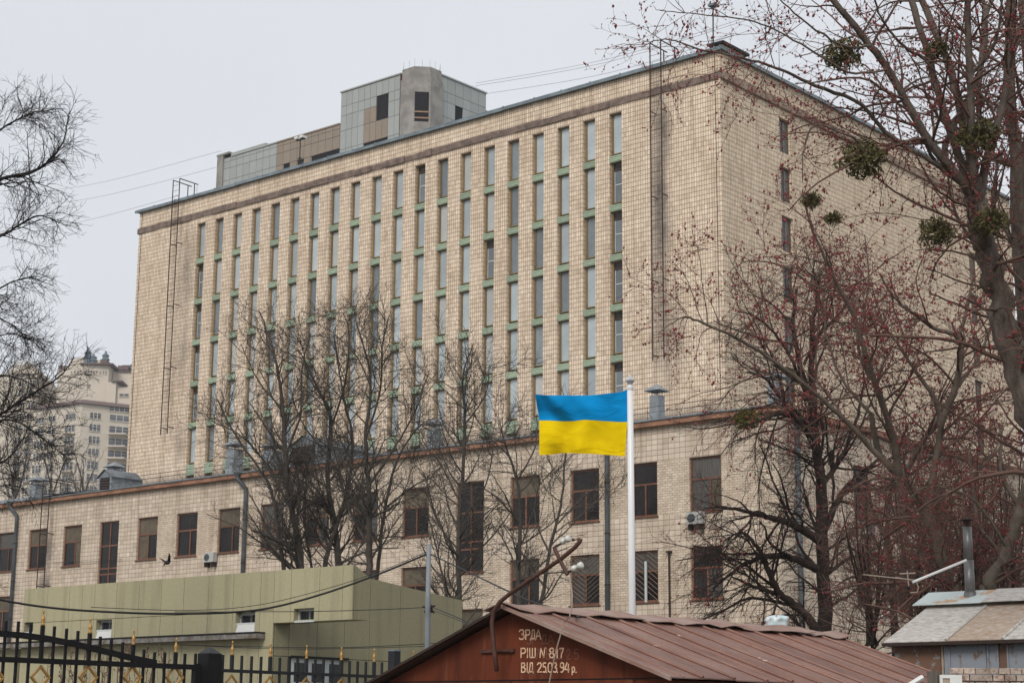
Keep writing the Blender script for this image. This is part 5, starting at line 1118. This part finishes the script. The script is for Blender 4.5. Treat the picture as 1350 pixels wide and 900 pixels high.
def children(rng, P, R, spacing, lmin, lmax, ang, k, wig, up, rfac, rmin, t0=.1, lscale=None):
    """spawn child polylines along parents"""
    n, kk, _ = P.shape; seg = np.linalg.norm(np.diff(P, axis=1), axis=2); Ln = seg.sum(1); starts = []
    cnt = np.maximum(1, np.round(Ln/spacing*(0.8+.4*rng.random(n)))).astype(int); pi_ = np.repeat(np.arange(n), cnt); m = len(pi_)
    t = t0+(1-t0)*rng.random(m); x = t*(kk-1); i = np.minimum(x.astype(int), kk-2); f_ = (x-i)[:, None]
    S0 = P[pi_, i]*(1-f_)+P[pi_, i+1]*f_; T_ = nrm(P[pi_, i+1]-P[pi_, i]); r0 = R[pi_, i]*(1-f_[:, 0])+R[pi_, i+1]*f_[:, 0]
    rv = nrm(rng.normal(size=(m, 3))); side = nrm(rv-(rv*T_).sum(1, keepdims=True)*T_); th = np.radians(ang[0]+(ang[1]-ang[0])*rng.random(m))[:, None]
    D = nrm(T_*np.cos(th)+side*np.sin(th)+np.array([0, 0, up*.5])); ln = (lmin+(lmax-lmin)*rng.random(m))*(1-.68*t)
    if lscale is not None: ln = ln*np.minimum(1.0, .35+Ln[pi_]/lscale)
    Q = np.empty((m, k, 3)); Q[:, 0] = S0; st = (ln/(k-1))[:, None]; d = D
    for j in range(1, k):
        d = nrm(d+rng.normal(size=(m, 3))*wig+np.array([0, 0, up*.22])); Q[:, j] = Q[:, j-1]+d*st
    rb_ = np.maximum(rmin, np.minimum(r0*rfac, rmin+ln*.014)); RR = rb_[:, None]*np.linspace(1, .35, k)[None]; RR = np.maximum(RR, rmin*.55)
    return Q, RR
def tree(name, label, limbs, seed, bark, twigm, levels, base, buds=0, budr=.02, group=None, budm='bud'):
    rng = np.random.default_rng(seed); t = thing(name, label, 'tree', tuple(base), group); org = ORG[t.name]
    PS, RS = [], []
    for li, (pts, r0, r1) in enumerate(limbs):
        n = max(10, 5*len(pts)); c = crom(pts, n); L_ = np.linalg.norm(np.diff(c, axis=0), axis=1).sum(); c[1:-1] += rng.normal(size=(n-2, 3))*min(.010*L_/3, .022, max(.006, r1*.6))
        rr = (np.interp(np.linspace(0, 1, n), np.linspace(0, 1, len(r0)), r0) if hasattr(r0, '__len__') else np.linspace(r0, r1, n))*(1+rng.normal(size=n)*.025)
        r0 = r0[0] if hasattr(r0, '__len__') else r0
        if li == 0: rr[:2] *= [1.35, 1.12]
        V, F = tubes(c[None], rr[None], 9 if r0 > .08 else 6); o = bpy.data.objects.new('trunk' if li == 0 else 'limb', arr_mesh('trunk' if li == 0 else 'limb', V, F, bark, org)); link(o, t)
        tt = np.linspace(0, n-1, 24); ii = np.minimum(tt.astype(int), n-2); ff = (tt-ii)[:, None]; PS.append(c[ii]*(1-ff)+c[ii+1]*ff); RS.append(np.interp(tt, range(n), rr))
    P, R = np.stack(PS), np.stack(RS); allV, allF, off = [], [], 0; tips = []
    for li, lv in enumerate(levels):
        Q, RR = children(rng, P, R, **lv); V, F = tubes(Q, RR, 5 if li == 0 else 3); allV.append(V); allF.append(F+off); off += len(V)
        P, R = Q, RR; tips.append(Q)
    o = bpy.data.objects.new('twigs', arr_mesh('twigs', np.concatenate(allV), np.concatenate(allF), twigm, org)); link(o, t); tag(o, kind='stuff')
    if buds:
        C = []
        for Q in tips[-2:]:
            n, k, _ = Q.shape; m = int(buds*len(Q)/sum(len(z) for z in tips[-2:])); i = rng.integers(0, n, m); j = rng.integers(1, k, m); C.append(Q[i, j]+rng.normal(size=(m, 3))*budr*.5)
        C = np.concatenate(C); m = len(C); oc_ = np.array([(1, 0, 0), (-1, 0, 0), (0, 1, 0), (0, -1, 0), (0, 0, 1.3), (0, 0, -1.3)], float); sz = budr*(.55+.8*rng.random(m)**2)
        V = C[:, None]+oc_[None]*sz[:, None, None]*(1+.4*rng.normal(size=(m, 6, 1))); fa_ = np.array([(0, 2, 4), (2, 1, 4), (1, 3, 4), (3, 0, 4), (2, 0, 5), (1, 2, 5), (3, 1, 5), (0, 3, 5)]); F = (np.arange(m)[:, None, None]*6+fa_[None]).reshape(-1, 3)
        o = bpy.data.objects.new('buds', arr_mesh('buds', V.reshape(-1, 3), F, budm, org)); link(o, t); tag(o, kind='stuff')
    return t
def LV(spacing, lmin, lmax, a0_, a1_, k, wig, up, rfac, rmin, t0=.1, lscale=None): return dict(spacing=spacing, lmin=lmin, lmax=lmax, ang=(a0_, a1_), k=k, wig=wig, up=up, rfac=rfac, rmin=rmin, t0=t0, lscale=lscale)
def limb(px, D, r0, r1, dd=0.0, bend=0.0):
    n = len(px); return ([at(x, y, D+dd*(i/(n-1))+bend*sin(i*1.7)) for i, (x, y) in enumerate(px)], r0, r1)
def trunk(px, D, r0, r1, dd=0.0):
    p0 = at(px[0][0], px[0][1], D); pts = [np.array([p0[0], p0[1], 0.0])+np.array([.05, 0, 0]), np.array([p0[0], p0[1], p0[2]*.5])] + [at(x, y, D+dd*(i/(len(px)-1))) for i, (x, y) in enumerate(px)]
    return (pts, r0, r1)
mid_lv = [LV(.40, 1.5, 4.2, 35, 75, 10, .11, .16, .5, .014, .24), LV(.26, .7, 2.0, 28, 60, 8, .13, .16, .55, .0092, .08), LV(.24, .35, 1.2, 28, 65, 5, .16, .10, .6, .0072, .08)]
def mid(label, limbs, seed):
    limbs = [(p, r0*(.72 if i == 0 else .62), r1*.7) for i, (p, r0, r1) in enumerate(limbs)]
    base = limbs[0][0][0]; tree('bare_tree', label, limbs, seed, 'bark_mid', 'bark_mid', mid_lv, base, group='bare trees before the wing')
D1 = 62.0
mid('leftmost bare grey tree before the wing, forked low with limb reaching left', [trunk([(396, 746), (385, 672), (377, 608), (372, 532), (361, 464), (342, 410)], D1, .24, .03), limb([(378, 800), (374, 748), (368, 712), (355, 640), (310, 572), (285, 525)], D1-.3, .15, .03, -1), limb([(384, 672), (350, 610), (318, 575), (282, 556)], D1, .09, .02, 1), limb([(376, 600), (396, 545), (398, 485), (410, 440)], D1, .08, .02, -1), limb([(372, 540), (340, 500), (318, 455)], D1, .06, .02, 1.2), limb([(390, 700), (398, 640), (408, 590)], D1, .07, .02, 1.5)], 21)
mid('bare grey tree with paired trunks right of the leftmost one', [trunk([(446, 746), (440, 690), (432, 624), (436, 552), (421, 516), (393, 460)], D1+1.5, .23, .03), limb([(432, 800), (428, 746), (440, 705), (458, 645), (465, 580), (452, 520), (440, 440)], D1+1, .17, .03, 1), limb([(430, 810), (412, 748), (402, 690), (405, 620), (418, 570)], D1+2, .10, .03, 1), limb([(434, 570), (455, 505), (460, 440), (452, 412)], D1+1.5, .07, .02, -1), limb([(440, 680), (405, 640), (385, 625)], D1+1.5, .07, .02, -1.2), limb([(432, 600), (400, 560), (385, 520)], D1+1.5, .06, .02, 1)], 22)
mid('bare grey tree with straight trunk above the annex corner', [trunk([(486, 758), (487, 700), (486, 640), (482, 572), (489, 500), (470, 425)], D1-1, .22, .03), limb([(486, 640), (520, 590), (548, 540), (565, 490)], D1-1, .09, .02, 1), limb([(483, 575), (500, 520), (505, 450), (515, 410)], D1-1, .08, .02, -1), limb([(487, 690), (455, 640), (440, 590)], D1-1, .08, .02, -1), limb([(488, 820), (498, 752), (508, 668), (527, 598), (560, 555)], D1+.5, .14, .03, 1), limb([(508, 670), (545, 640), (580, 625)], D1, .07, .02, -1), limb([(489, 510), (470, 470), (430, 430)], D1-1, .05, .02, .5)], 23)
mid('slender bare tree standing before the middle stair window', [trunk([(606, 800), (604, 723), (610, 628), (613, 550), (610, 498), (624, 452)], D1-2, .17, .022), limb([(604, 735), (575, 680), (560, 625)], D1-2, .07, .02, 1), limb([(606, 690), (640, 640), (650, 590)], D1-2, .06, .02, -1), limb([(611, 600), (585, 560), (575, 520)], D1-2, .05, .015, 1), limb([(604, 850), (590, 790), (575, 720), (560, 660)], D1-1, .09, .02, 1.), limb([(612, 560), (640, 520), (645, 480)], D1-2, .05, .015, -.8)], 24)
mid('bare tree with twin stems behind the flag and bent mast', [trunk([(684, 800), (683, 749), (686, 680), (680, 628), (667, 589), (660, 559)], D1-3, .16, .025), limb([(690, 850), (714, 790), (725, 723), (740, 663), (746, 598), (758, 560)], D1-3, .13, .02, 1), limb([(686, 690), (655, 655), (630, 640)], D1-3, .06, .02, -1), limb([(681, 635), (705, 590), (708, 545)], D1-3, .06, .02, .8), limb([(725, 730), (705, 680), (712, 630)], D1-3, .06, .02, 1), limb([(735, 690), (775, 650), (800, 640)], D1-3, .05, .02, -1), limb([(670, 600), (640, 570), (625, 545)], D1-3, .05, .02, 1)], 25)
# left tree, trunk outside the frame
Lb = 40.0
lt_lv = [LV(.13, .7, 2.0, 28, 65, 10, .11, .02, .45, .0085, .2), LV(.16, .4, 1.2, 28, 65, 8, .13, .03, .5, .006, .1), LV(.17, .2, .65, 28, 65, 5, .16, .05, .6, .005, .1)]
lt_thin = .62
lt = [trunk([(-62, 780), (-60, 600), (-58, 400), (-60, 250), (-50, 100)], Lb, .28, .06), limb([(-59, 330), (-25, 260), (0, 236), (43, 227), (67, 209), (84, 185), (90, 150)], Lb, .09, .012, -.5), limb([(-58, 400), (-20, 330), (20, 300), (50, 285), (72, 290)], Lb, .07, .012, 1), limb([(-58, 440), (-20, 395), (15, 372), (45, 365)], Lb, .05, .01, -1), limb([(-60, 640), (-20, 565), (10, 540), (45, 518), (80, 495), (98, 470)], Lb, .08, .012, .6), limb([(-60, 600), (-20, 560), (20, 555), (60, 580), (85, 600)], Lb, .06, .01, -.8), limb([(-58, 260), (-25, 195), (10, 165), (40, 150), (56, 146)], Lb, .05, .01, .8), limb([(-60, 480), (-20, 450), (20, 440), (50, 455)], Lb, .04, .01, .8), limb([(-60, 700), (-20, 625), (15, 600), (40, 560)], Lb, .06, .01, 1.0), limb([(-60, 520), (-25, 500), (10, 495), (45, 508), (70, 530)], Lb, .05, .01, -.6), limb([(-58, 420), (-30, 415), (0, 420), (28, 440), (40, 470)], Lb, .04, .01, .6), limb([(-60, 720), (-30, 660), (5, 640), (35, 645)], Lb, .05, .01, -.5)]
lt = [(p, r0*(1 if i == 0 else lt_thin), r1*.8) for i, (p, r0, r1) in enumerate(lt)]
tree('bare_tree', 'dark bare tree whose crown enters from the left frame edge', lt, 31, 'bark_left', 'bark_left', lt_lv, lt[0][0][0])
# small trees beyond the wing roof
far_lv = [LV(.9, 2.0, 4.6, 20, 55, 7, .15, .5, .6, .030, .15), LV(.55, .9, 2.2, 25, 60, 5, .2, .35, .6, .020, .1), LV(.38, .5, 1.2, 25, 65, 4, .22, .2, .6, .016, .1)]
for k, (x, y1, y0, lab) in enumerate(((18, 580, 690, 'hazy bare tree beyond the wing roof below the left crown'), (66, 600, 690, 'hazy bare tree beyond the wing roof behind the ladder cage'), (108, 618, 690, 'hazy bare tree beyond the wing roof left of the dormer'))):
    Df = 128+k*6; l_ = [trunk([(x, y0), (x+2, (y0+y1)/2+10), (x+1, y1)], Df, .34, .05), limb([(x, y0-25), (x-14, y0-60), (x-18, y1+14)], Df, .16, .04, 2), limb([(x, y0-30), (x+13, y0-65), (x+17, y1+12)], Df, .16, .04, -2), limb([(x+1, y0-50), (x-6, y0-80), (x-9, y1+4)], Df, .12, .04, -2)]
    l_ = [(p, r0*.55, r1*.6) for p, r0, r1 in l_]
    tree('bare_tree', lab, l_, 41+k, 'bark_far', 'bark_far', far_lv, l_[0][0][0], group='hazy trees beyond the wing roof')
# big budding tree at the right edge
def extend(limbs):
    out = []
    for (p, r0, r1) in limbs:          # limbs that leave the frame go on growing and taper off above it
        if not hasattr(r0, '__len__') and r1 > .02 and p[-1][2] > at(1200, 10, 24)[2]:
            p = [np.array(q) for q in p]; d = nrm(p[-1]-p[-2]); d = nrm(d+np.array([0, 0, .5])); n = len(p)
            out.append((p+[p[-1]+d*1.2, p[-1]+d*2.6+np.array([.15, .1, .2])], list(np.linspace(r0, r1, n))+[r1*.55, .008], .008))
        else: out.append((p, r0, r1))
    return out
RD = 24.0
red_lv = [LV(.30, 1.0, 3.2, 30, 75, 10, .13, -.16, .4, .0055, .15), LV(.20, .35, 1.1, 25, 70, 7, .17, -.10, .5, .0036, .1), LV(.16, .12, .4, 25, 70, 5, .2, .05, .6, .0027, .1)]
bt = [trunk([(1385, 640), (1352, 520), (1326, 430), (1306, 350), (1293, 300), (1286, 262), (1284, 225), (1281, 170)], RD, [.27, .25, .225, .195, .175, .162, .152, .14, .075, .05], .05),
      limb([(1287, 268), (1266, 236), (1225, 187), (1183, 113), (1147, 60), (1095, -5), (1060, -60)], RD, .072, .035, -.6), limb([(1288, 262), (1271, 225), (1243, 143), (1225, 77), (1200, -5), (1185, -70)], RD, .062, .04, .8),
      limb([(1287, 258), (1278, 200), (1263, 133), (1248, 77), (1212, -5), (1190, -60)], RD+.2, .072, .04, 1.6), limb([(1287, 258), (1283, 215), (1279, 100), (1275, -5), (1276, -70)], RD-.1, .062, .035, -.6),
      limb([(1292, 262), (1300, 215), (1321, 140), (1334, 73), (1352, 20), (1365, -40)], RD, .065, .035, .5), limb([(1277, 250), (1233, 216), (1177, 183), (1133, 137), (1067, 110), (1030, 92), (985, 78), (925, 66), (880, 52), (845, 62)], RD, .036, .005, -1.2),
      limb([(1233, 214), (1215, 184), (1190, 188), (1160, 198), (1120, 180), (1075, 165), (1060, 200), (1058, 240)], RD, .025, .006, -.8), limb([(1310, 350), (1270, 300), (1250, 240), (1262, 180)], RD+.5, .03, .01, .6),
      limb([(1262, 230), (1245, 195), (1290, 100), (1300, 20), (1330, -50)], RD+1, .05, .03, 1), limb([(1170, 92), (1120, 95), (1060, 60), (1000, 30), (930, 20), (870, 14)], RD-.6, .018, .005, -.6), limb([(1147, 60), (1110, 60), (1050, 20), (1010, -20)], RD-.6, .02, .007, -1), limb([(1225, 80), (1190, 60), (1160, 20), (1150, -30)], RD, .025, .01, -.8), limb([(1279, 100), (1310, 60), (1320, 10), (1322, -40)], RD, .025, .012, -.6)]
tree('budding_tree', 'large forked tree with red buds and leaning trunk at the right edge', extend(bt), 51, 'bark_big', 'twig_red', red_lv, bt[0][0][0], buds=9500, budr=.0145)
b2t = [trunk([(1368, 700), (1362, 520), (1350, 400), (1343, 300), (1340, 200), (1331, 127), (1333, -5)], RD+3, .17, .08), limb([(1342, 260), (1358, 150), (1350, 40), (1345, -40)], RD+3, .09, .05, 1), limb([(1342, 220), (1300, 195), (1290, 120), (1300, 40), (1290, -40)], RD+3, .06, .03, .5), limb([(1345, 330), (1310, 270), (1320, 200)], RD+3, .04, .02, .5)]
tree('budding_tree', 'second budding trunk running up the right frame edge', extend(b2t), 52, 'bark_big', 'twig_red', red_lv, b2t[0][0][0], buds=1500, budr=.0145)
# grey limbed budding tree behind the shed
BD = 33.0
b_lv = [LV(.26, 1.2, 3.4, 30, 75, 10, .13, -.12, .45, .0075, .12), LV(.19, .5, 1.4, 25, 70, 7, .17, -.08, .5, .0048, .1), LV(.16, .2, .6, 25, 70, 5, .2, .05, .6, .0038, .1)]
bb = [trunk([(1256, 800), (1252, 770), (1233, 710), (1220, 673), (1190, 630), (1162, 602), (1148, 545)], BD, .17, .05), limb([(1187, 640), (1176, 570), (1148, 490), (1127, 420), (1100, 367), (1070, 300), (1058, 250)], BD, .075, .012, -1), limb([(1222, 672), (1235, 600), (1240, 560), (1233, 527), (1213, 497), (1183, 453), (1165, 428), (1150, 380)], BD, .07, .012, .8), limb([(1240, 560), (1262, 500), (1265, 448), (1233, 433), (1200, 410), (1177, 390), (1160, 360)], BD, .07, .015, -.8), limb([(1160, 602), (1100, 540), (1040, 490), (980, 450), (922, 424), (898, 419), (868, 440)], BD-1, .05, .007, -1.5), limb([(1190, 630), (1230, 560), (1290, 470), (1310, 420)], BD+1, .06, .015, 1), limb([(1262, 450), (1280, 380), (1278, 330)], BD, .04, .012, .5), limb([(1148, 500), (1130, 450), (1145, 380), (1140, 310)], BD, .035, .01, 1.2), limb([(1100, 368), (1080, 380), (1030, 350), (985, 345), (960, 360)], BD, .025, .008, -.6), limb([(1220, 675), (1265, 640), (1310, 600), (1340, 560)], BD+1, .05, .015, 1), limb([(1148, 545), (1110, 500), (1090, 440), (1085, 380)], BD+.8, .04, .01, 1)]
tree('budding_tree', 'grey limbed tree with dense red buds behind the stove flue', bb, 61, 'bark_grey', 'twig_red', b_lv, bb[0][0][0], buds=13500, budr=.0175)
b3 = [trunk([(1303, 790), (1305, 770), (1330, 723), (1348, 667), (1365, 600)], BD-2, .17, .09), limb([(1308, 765), (1318, 730), (1290, 690), (1283, 640), (1275, 590)], BD-2, .04, .012, 1), limb([(1345, 670), (1320, 620), (1322, 560)], BD-2, .05, .015, .6), limb([(1330, 725), (1285, 660), (1230, 640), (1200, 655)], BD-2, .03, .01, -.6)]
tree('budding_tree', 'pale leaning tree stem right of the stove flue', b3, 62, 'bark_grey', 'twig_red', b_lv, b3[0][0][0], buds=1500, budr=.018)
# dark spreading tree
CD = 45.0
c_lv = [LV(.28, 1.3, 4.0, 25, 65, 10, .12, -.10, .5, .011, .12), LV(.22, .6, 1.8, 20, 55, 8, .14, -.20, .5, .0068, .1), LV(.16, .3, 1.0, 20, 60, 5, .16, -.12, .6, .0052, .1)]
cc = [trunk([(1088, 825), (1085, 733), (1083, 633), (1076, 590), (1073, 533), (1070, 443), (1081, 367)], CD, .24, .045), limb([(1072, 540), (1057, 490), (1046, 430), (1050, 380)], CD, .10, .03, .8), limb([(1080, 712), (1043, 690), (1010, 680), (975, 672), (943, 667)], CD-.5, .12, .02, -1.5), limb([(1077, 750), (1050, 737), (1020, 732), (990, 740), (965, 755), (940, 775)], CD-.5, .11, .02, -1.2), limb([(1086, 850), (1066, 815), (1045, 795), (1027, 780), (1010, 745), (1003, 728), (980, 702), (955, 712)], CD-1, .13, .02, -1), limb([(1032, 785), (1000, 775), (965, 760)], CD-1.2, .07, .02, -1), limb([(1086, 700), (1110, 650), (1135, 625), (1165, 600)], CD, .10, .03, 1), limb([(1084, 640), (1110, 600), (1130, 550), (1140, 500)], CD, .08, .02, 1), limb([(1073, 560), (1030, 545), (1000, 555), (985, 560)], CD-.5, .07, .02, -1), limb([(1075, 580), (1040, 540), (1010, 500), (985, 490)], CD-.5, .08, .02, -1), limb([(1086, 760), (1120, 735), (1150, 730), (1180, 740)], CD, .06, .02, 1), limb([(1070, 450), (1110, 410), (1130, 370)], CD, .05, .02, .8), limb([(1056, 500), (1030, 450), (1000, 420), (975, 410)], CD, .05, .015, -.8), limb([(1060, 480), (1090, 420), (1100, 380)], CD, .04, .015, .8)]
tree('spreading_tree', 'dark low branching tree with drooping limbs before the wing corner', cc, 71, 'bark_dark', 'bark_dark', c_lv, cc[0][0][0], buds=2000, budr=.022)
b4 = [trunk([(1180, 835), (1176, 760), (1170, 690), (1180, 620), (1195, 560)], 50, .16, .03), limb([(1174, 720), (1150, 670), (1140, 610)], 50, .07, .02, 1), limb([(1172, 700), (1215, 650), (1240, 600)], 50, .07, .02, -1), limb([(1176, 780), (1130, 760), (1105, 770)], 50, .05, .02, -1), limb([(1176, 770), (1230, 740), (1270, 700)], 50, .06, .02, 1), limb([(1180, 640), (1260, 580), (1310, 540)], 51, .05, .015, 1)]
tree('bare_tree', 'bare brown tree between the dark tree and the stove flue', b4, 72, 'bark_dark', 'twig_red', [LV(.30, 1.0, 3.0, 25, 70, 8, .17, .05, .55, .012, .1), LV(.20, .6, 1.6, 25, 65, 6, .2, 0, .55, .008, .1), LV(.17, .25, .8, 25, 65, 5, .22, 0, .6, .0065, .1)], b4[0][0][0], buds=1200, budr=.024)
# tangled bare shrubs between shed and wing
rs_ = np.random.default_rng(88)
for k, (x, top, D, lab) in enumerate(((1150, 640, 41, 'tangled bare shrub between the dark tree and the aerial'), (1212, 610, 39, 'tangled bare shrub behind the television aerial'), (1268, 600, 38, 'tangled bare shrub behind the stove flue'), (1330, 590, 37, 'tangled bare shrub at the right edge behind the shed'))):
    st = [trunk([(x, 830), (x+rs_.normal()*6, 760), (x+rs_.normal()*16, top+20)], D, .06, .014)]
    for q in range(8): dx = rs_.uniform(-42, 42); st.append(limb([(x+rs_.normal()*5, 850), (x+dx*.4, 790), (x+dx*.8+rs_.normal()*6, 720), (x+dx*1.2, top+rs_.uniform(0, 90))], D+rs_.normal()*.6, .040, .010, rs_.normal()))
    tree('bare_shrub', lab, st, 90+k, 'bark_dark', 'twig_red', [LV(.28, .8, 2.4, 25, 70, 9, .15, -.04, .5, .0085, .12), LV(.19, .5, 1.4, 25, 70, 7, .18, -.05, .55, .006, .1), LV(.2, .2, .6, 25, 70, 4, .2, .0, .6, .005, .1)], st[0][0][0], buds=250, budr=.018, group='bare shrubs behind the shed')
# mistletoe balls on the budding trees
def mistletoe(x, y, rpx, D, label, m_='mistletoe', seed=0, sq=(1.1, 1, .85)):
    rng = np.random.default_rng(seed+900); r = 1.15*rpx*D/FPX; c = at(x, y, D); n = 620
    d = nrm(rng.normal(size=(n, 3))); rad = r*(.35+.75*rng.random(n)**.6)*(1+.18*np.sin(d[:, 0]*7+d[:, 2]*5+seed)); C = c+d*rad[:, None]*np.array(sq)
    v = thing('mistletoe', label, 'mistletoe', tuple(c), 'mistletoe balls in the budding trees')
    A = nrm(rng.normal(size=(n, 3))+d*.6); B = nrm(np.cross(A, rng.normal(size=(n, 3)))); s = r*.17*(.7+.6*rng.random(n))[:, None]
    Q = np.stack([C-A*s, C+B*s*.32, C+A*s, C-B*s*.32], 1); o = bpy.data.objects.new('leaves', arr_mesh('leaves', Q.reshape(-1, 3), np.arange(n*4).reshape(-1, 4), m_, tuple(c))); link(o, v); tag(o, kind='stuff')
    k = 130; t = np.linspace(0, 1, 5)[None, :, None]; dd = nrm(rng.normal(size=(k, 1, 3))); P = c+dd*t*r*.95*np.array(sq)+rng.normal(size=(k, 5, 3))*r*.05*t; V, F = tubes(P, np.full((k, 5), max(.003, .2*D/FPX)), 3)
    o = bpy.data.objects.new('stems', arr_mesh('stems', V, F, m_, tuple(c))); link(o, v)
for k, (x, y, r_, D, lab, m_) in enumerate(((1110, 73, 21, 23.4, 'mistletoe ball highest up, left of the big limbs', 'mistletoe'), (1289, 181, 22, 23.7, 'mistletoe ball just above the big trunk fork', 'mistletoe'), (1138, 211, 24, 23.2, 'flat mistletoe clump hanging left below the long limb', 'mistletoe'), (1236, 306, 19, 23.6, 'round dense mistletoe ball left of the big trunk', 'mistletoe'), (1306, 292, 19, 23.5, 'mistletoe clump clinging to the big trunk', 'mistletoe'), (985, 553, 14, 44, 'yellowish mistletoe tuft under the wing eave', 'mistletoe_y'), (1069, 264, 11, 23.4, 'small mistletoe ball in twigs beside the side windows', 'mistletoe'), (1098, 288, 9, 23.4, 'smallest mistletoe tuft low in the red twigs', 'mistletoe'), (1235, 65, 13, 24.2, 'dim mistletoe tuft between the upright limbs', 'mistletoe'))):
    mistletoe(x, y, r_, D, lab, m_, k)
# dry bush behind the gate
rng = np.random.default_rng(5); bb0 = at(150, 900, 30)
bs_ = thing('dry_bush', 'reddish dry bush behind the black gate', 'bush', (bb0[0], bb0[1], 0))
st = []
for k in range(34):
    x = 75+rng.random()*140; y0 = 930; top = 842+rng.random()*45+abs(x-140)*.12; D = 29+rng.random()*2; p0, p1 = at(x+rng.normal()*6, y0, D), at(x+rng.normal()*14, top, D+rng.normal()*.3); p0[2] = 0
    st.append(crom([p0, (p0+p1)/2+rng.normal(size=3)*.08, p1], 12))
P = np.stack(st); R = np.full(P.shape[:2], .007); V, F = tubes(P, R, 4); o = bpy.data.objects.new('stems', arr_mesh('stems', V, F, 'dry', ORG[bs_.name])); link(o, bs_)
Q, RR = children(rng, P, R, .11, .10, .35, (20, 60), 5, .2, .2, .7, .0035, .45); V, F = tubes(Q, RR, 3)
o = bpy.data.objects.new('twigs', arr_mesh('twigs', V, F, 'dry', ORG[bs_.name])); link(o, bs_); tag(o, kind='stuff')
C = Q[rng.integers(0, len(Q), 1500), rng.integers(2, 5, 1500)]; A = nrm(rng.normal(size=(1500, 3))); B = nrm(np.cross(A, rng.normal(size=(1500, 3)))); s = .022
QQ = np.stack([C-A*s, C+B*s*.6, C+A*s, C-B*s*.6], 1); o = bpy.data.objects.new('dead_leaves', arr_mesh('dead_leaves', QQ.reshape(-1, 3), np.arange(6000).reshape(-1, 4), 'dry', ORG[bs_.name])); link(o, bs_); tag(o, kind='stuff')
# belt of bare trees across the yard (left of the frame; the wing windows mirror it)
rng = np.random.default_rng(77); PS, RS = [], []
for k in range(26):
    bx_, by_ = -88+k*2.9+rng.normal()*.8, -38+rng.normal()*2.5; h = 17+rng.random()*7
    z = np.linspace(0, 1, 24); PS.append(np.stack([bx_+.6*np.sin(z*3+k)+rng.normal()*z, by_+.5*np.cos(z*2+k)+rng.normal()*z, z*h], 1)); RS.append(.24*(1-z)+.03)
P, R = np.stack(PS), np.stack(RS); V0, F0 = tubes(P, R, 6); Vs, Fs, off = [V0], [F0], len(V0)
for lv in (LV(.7, 2.5, 6.0, 25, 60, 8, .12, .3, .5, .03, .2), LV(.55, 1.0, 2.8, 25, 65, 6, .15, .2, .5, .018, .1)):
    P, R = children(rng, P, R, **lv); V1, F1 = tubes(P, R, 3); Vs.append(V1); Fs.append(F1+off); off += len(V1)
o = bpy.data.objects.new('tree_belt', arr_mesh('tree_belt', np.concatenate(Vs), np.concatenate(Fs), 'bark_dark', (0, 0, 0))); link(o); tag(o, 'dense belt of bare trees mirrored in the wing windows', 'trees', kind='stuff')
# thin winter air
hz = MB().box(-960, 960, -960, 960, -1.0, 135.0); me = bpy.data.meshes.new('haze'); me.from_pydata(hz.v, [], hz.f); hm = bpy.data.materials.new('haze_air'); hm.use_nodes = True
hn = hm.node_tree; hn.nodes.clear(); pv = hn.nodes.new('ShaderNodeVolumePrincipled'); pv.inputs['Color'].default_value = (0.90, 0.93, 0.97, 1); pv.inputs['Density'].default_value = 0.00028
ho = hn.nodes.new('ShaderNodeOutputMaterial'); hn.links.new(pv.outputs[0], ho.inputs['Volume']); me.materials.append(hm); o = bpy.data.objects.new('haze', me); link(o); tag(o, 'thin pale winter haze over the whole place', 'haze', kind='stuff')
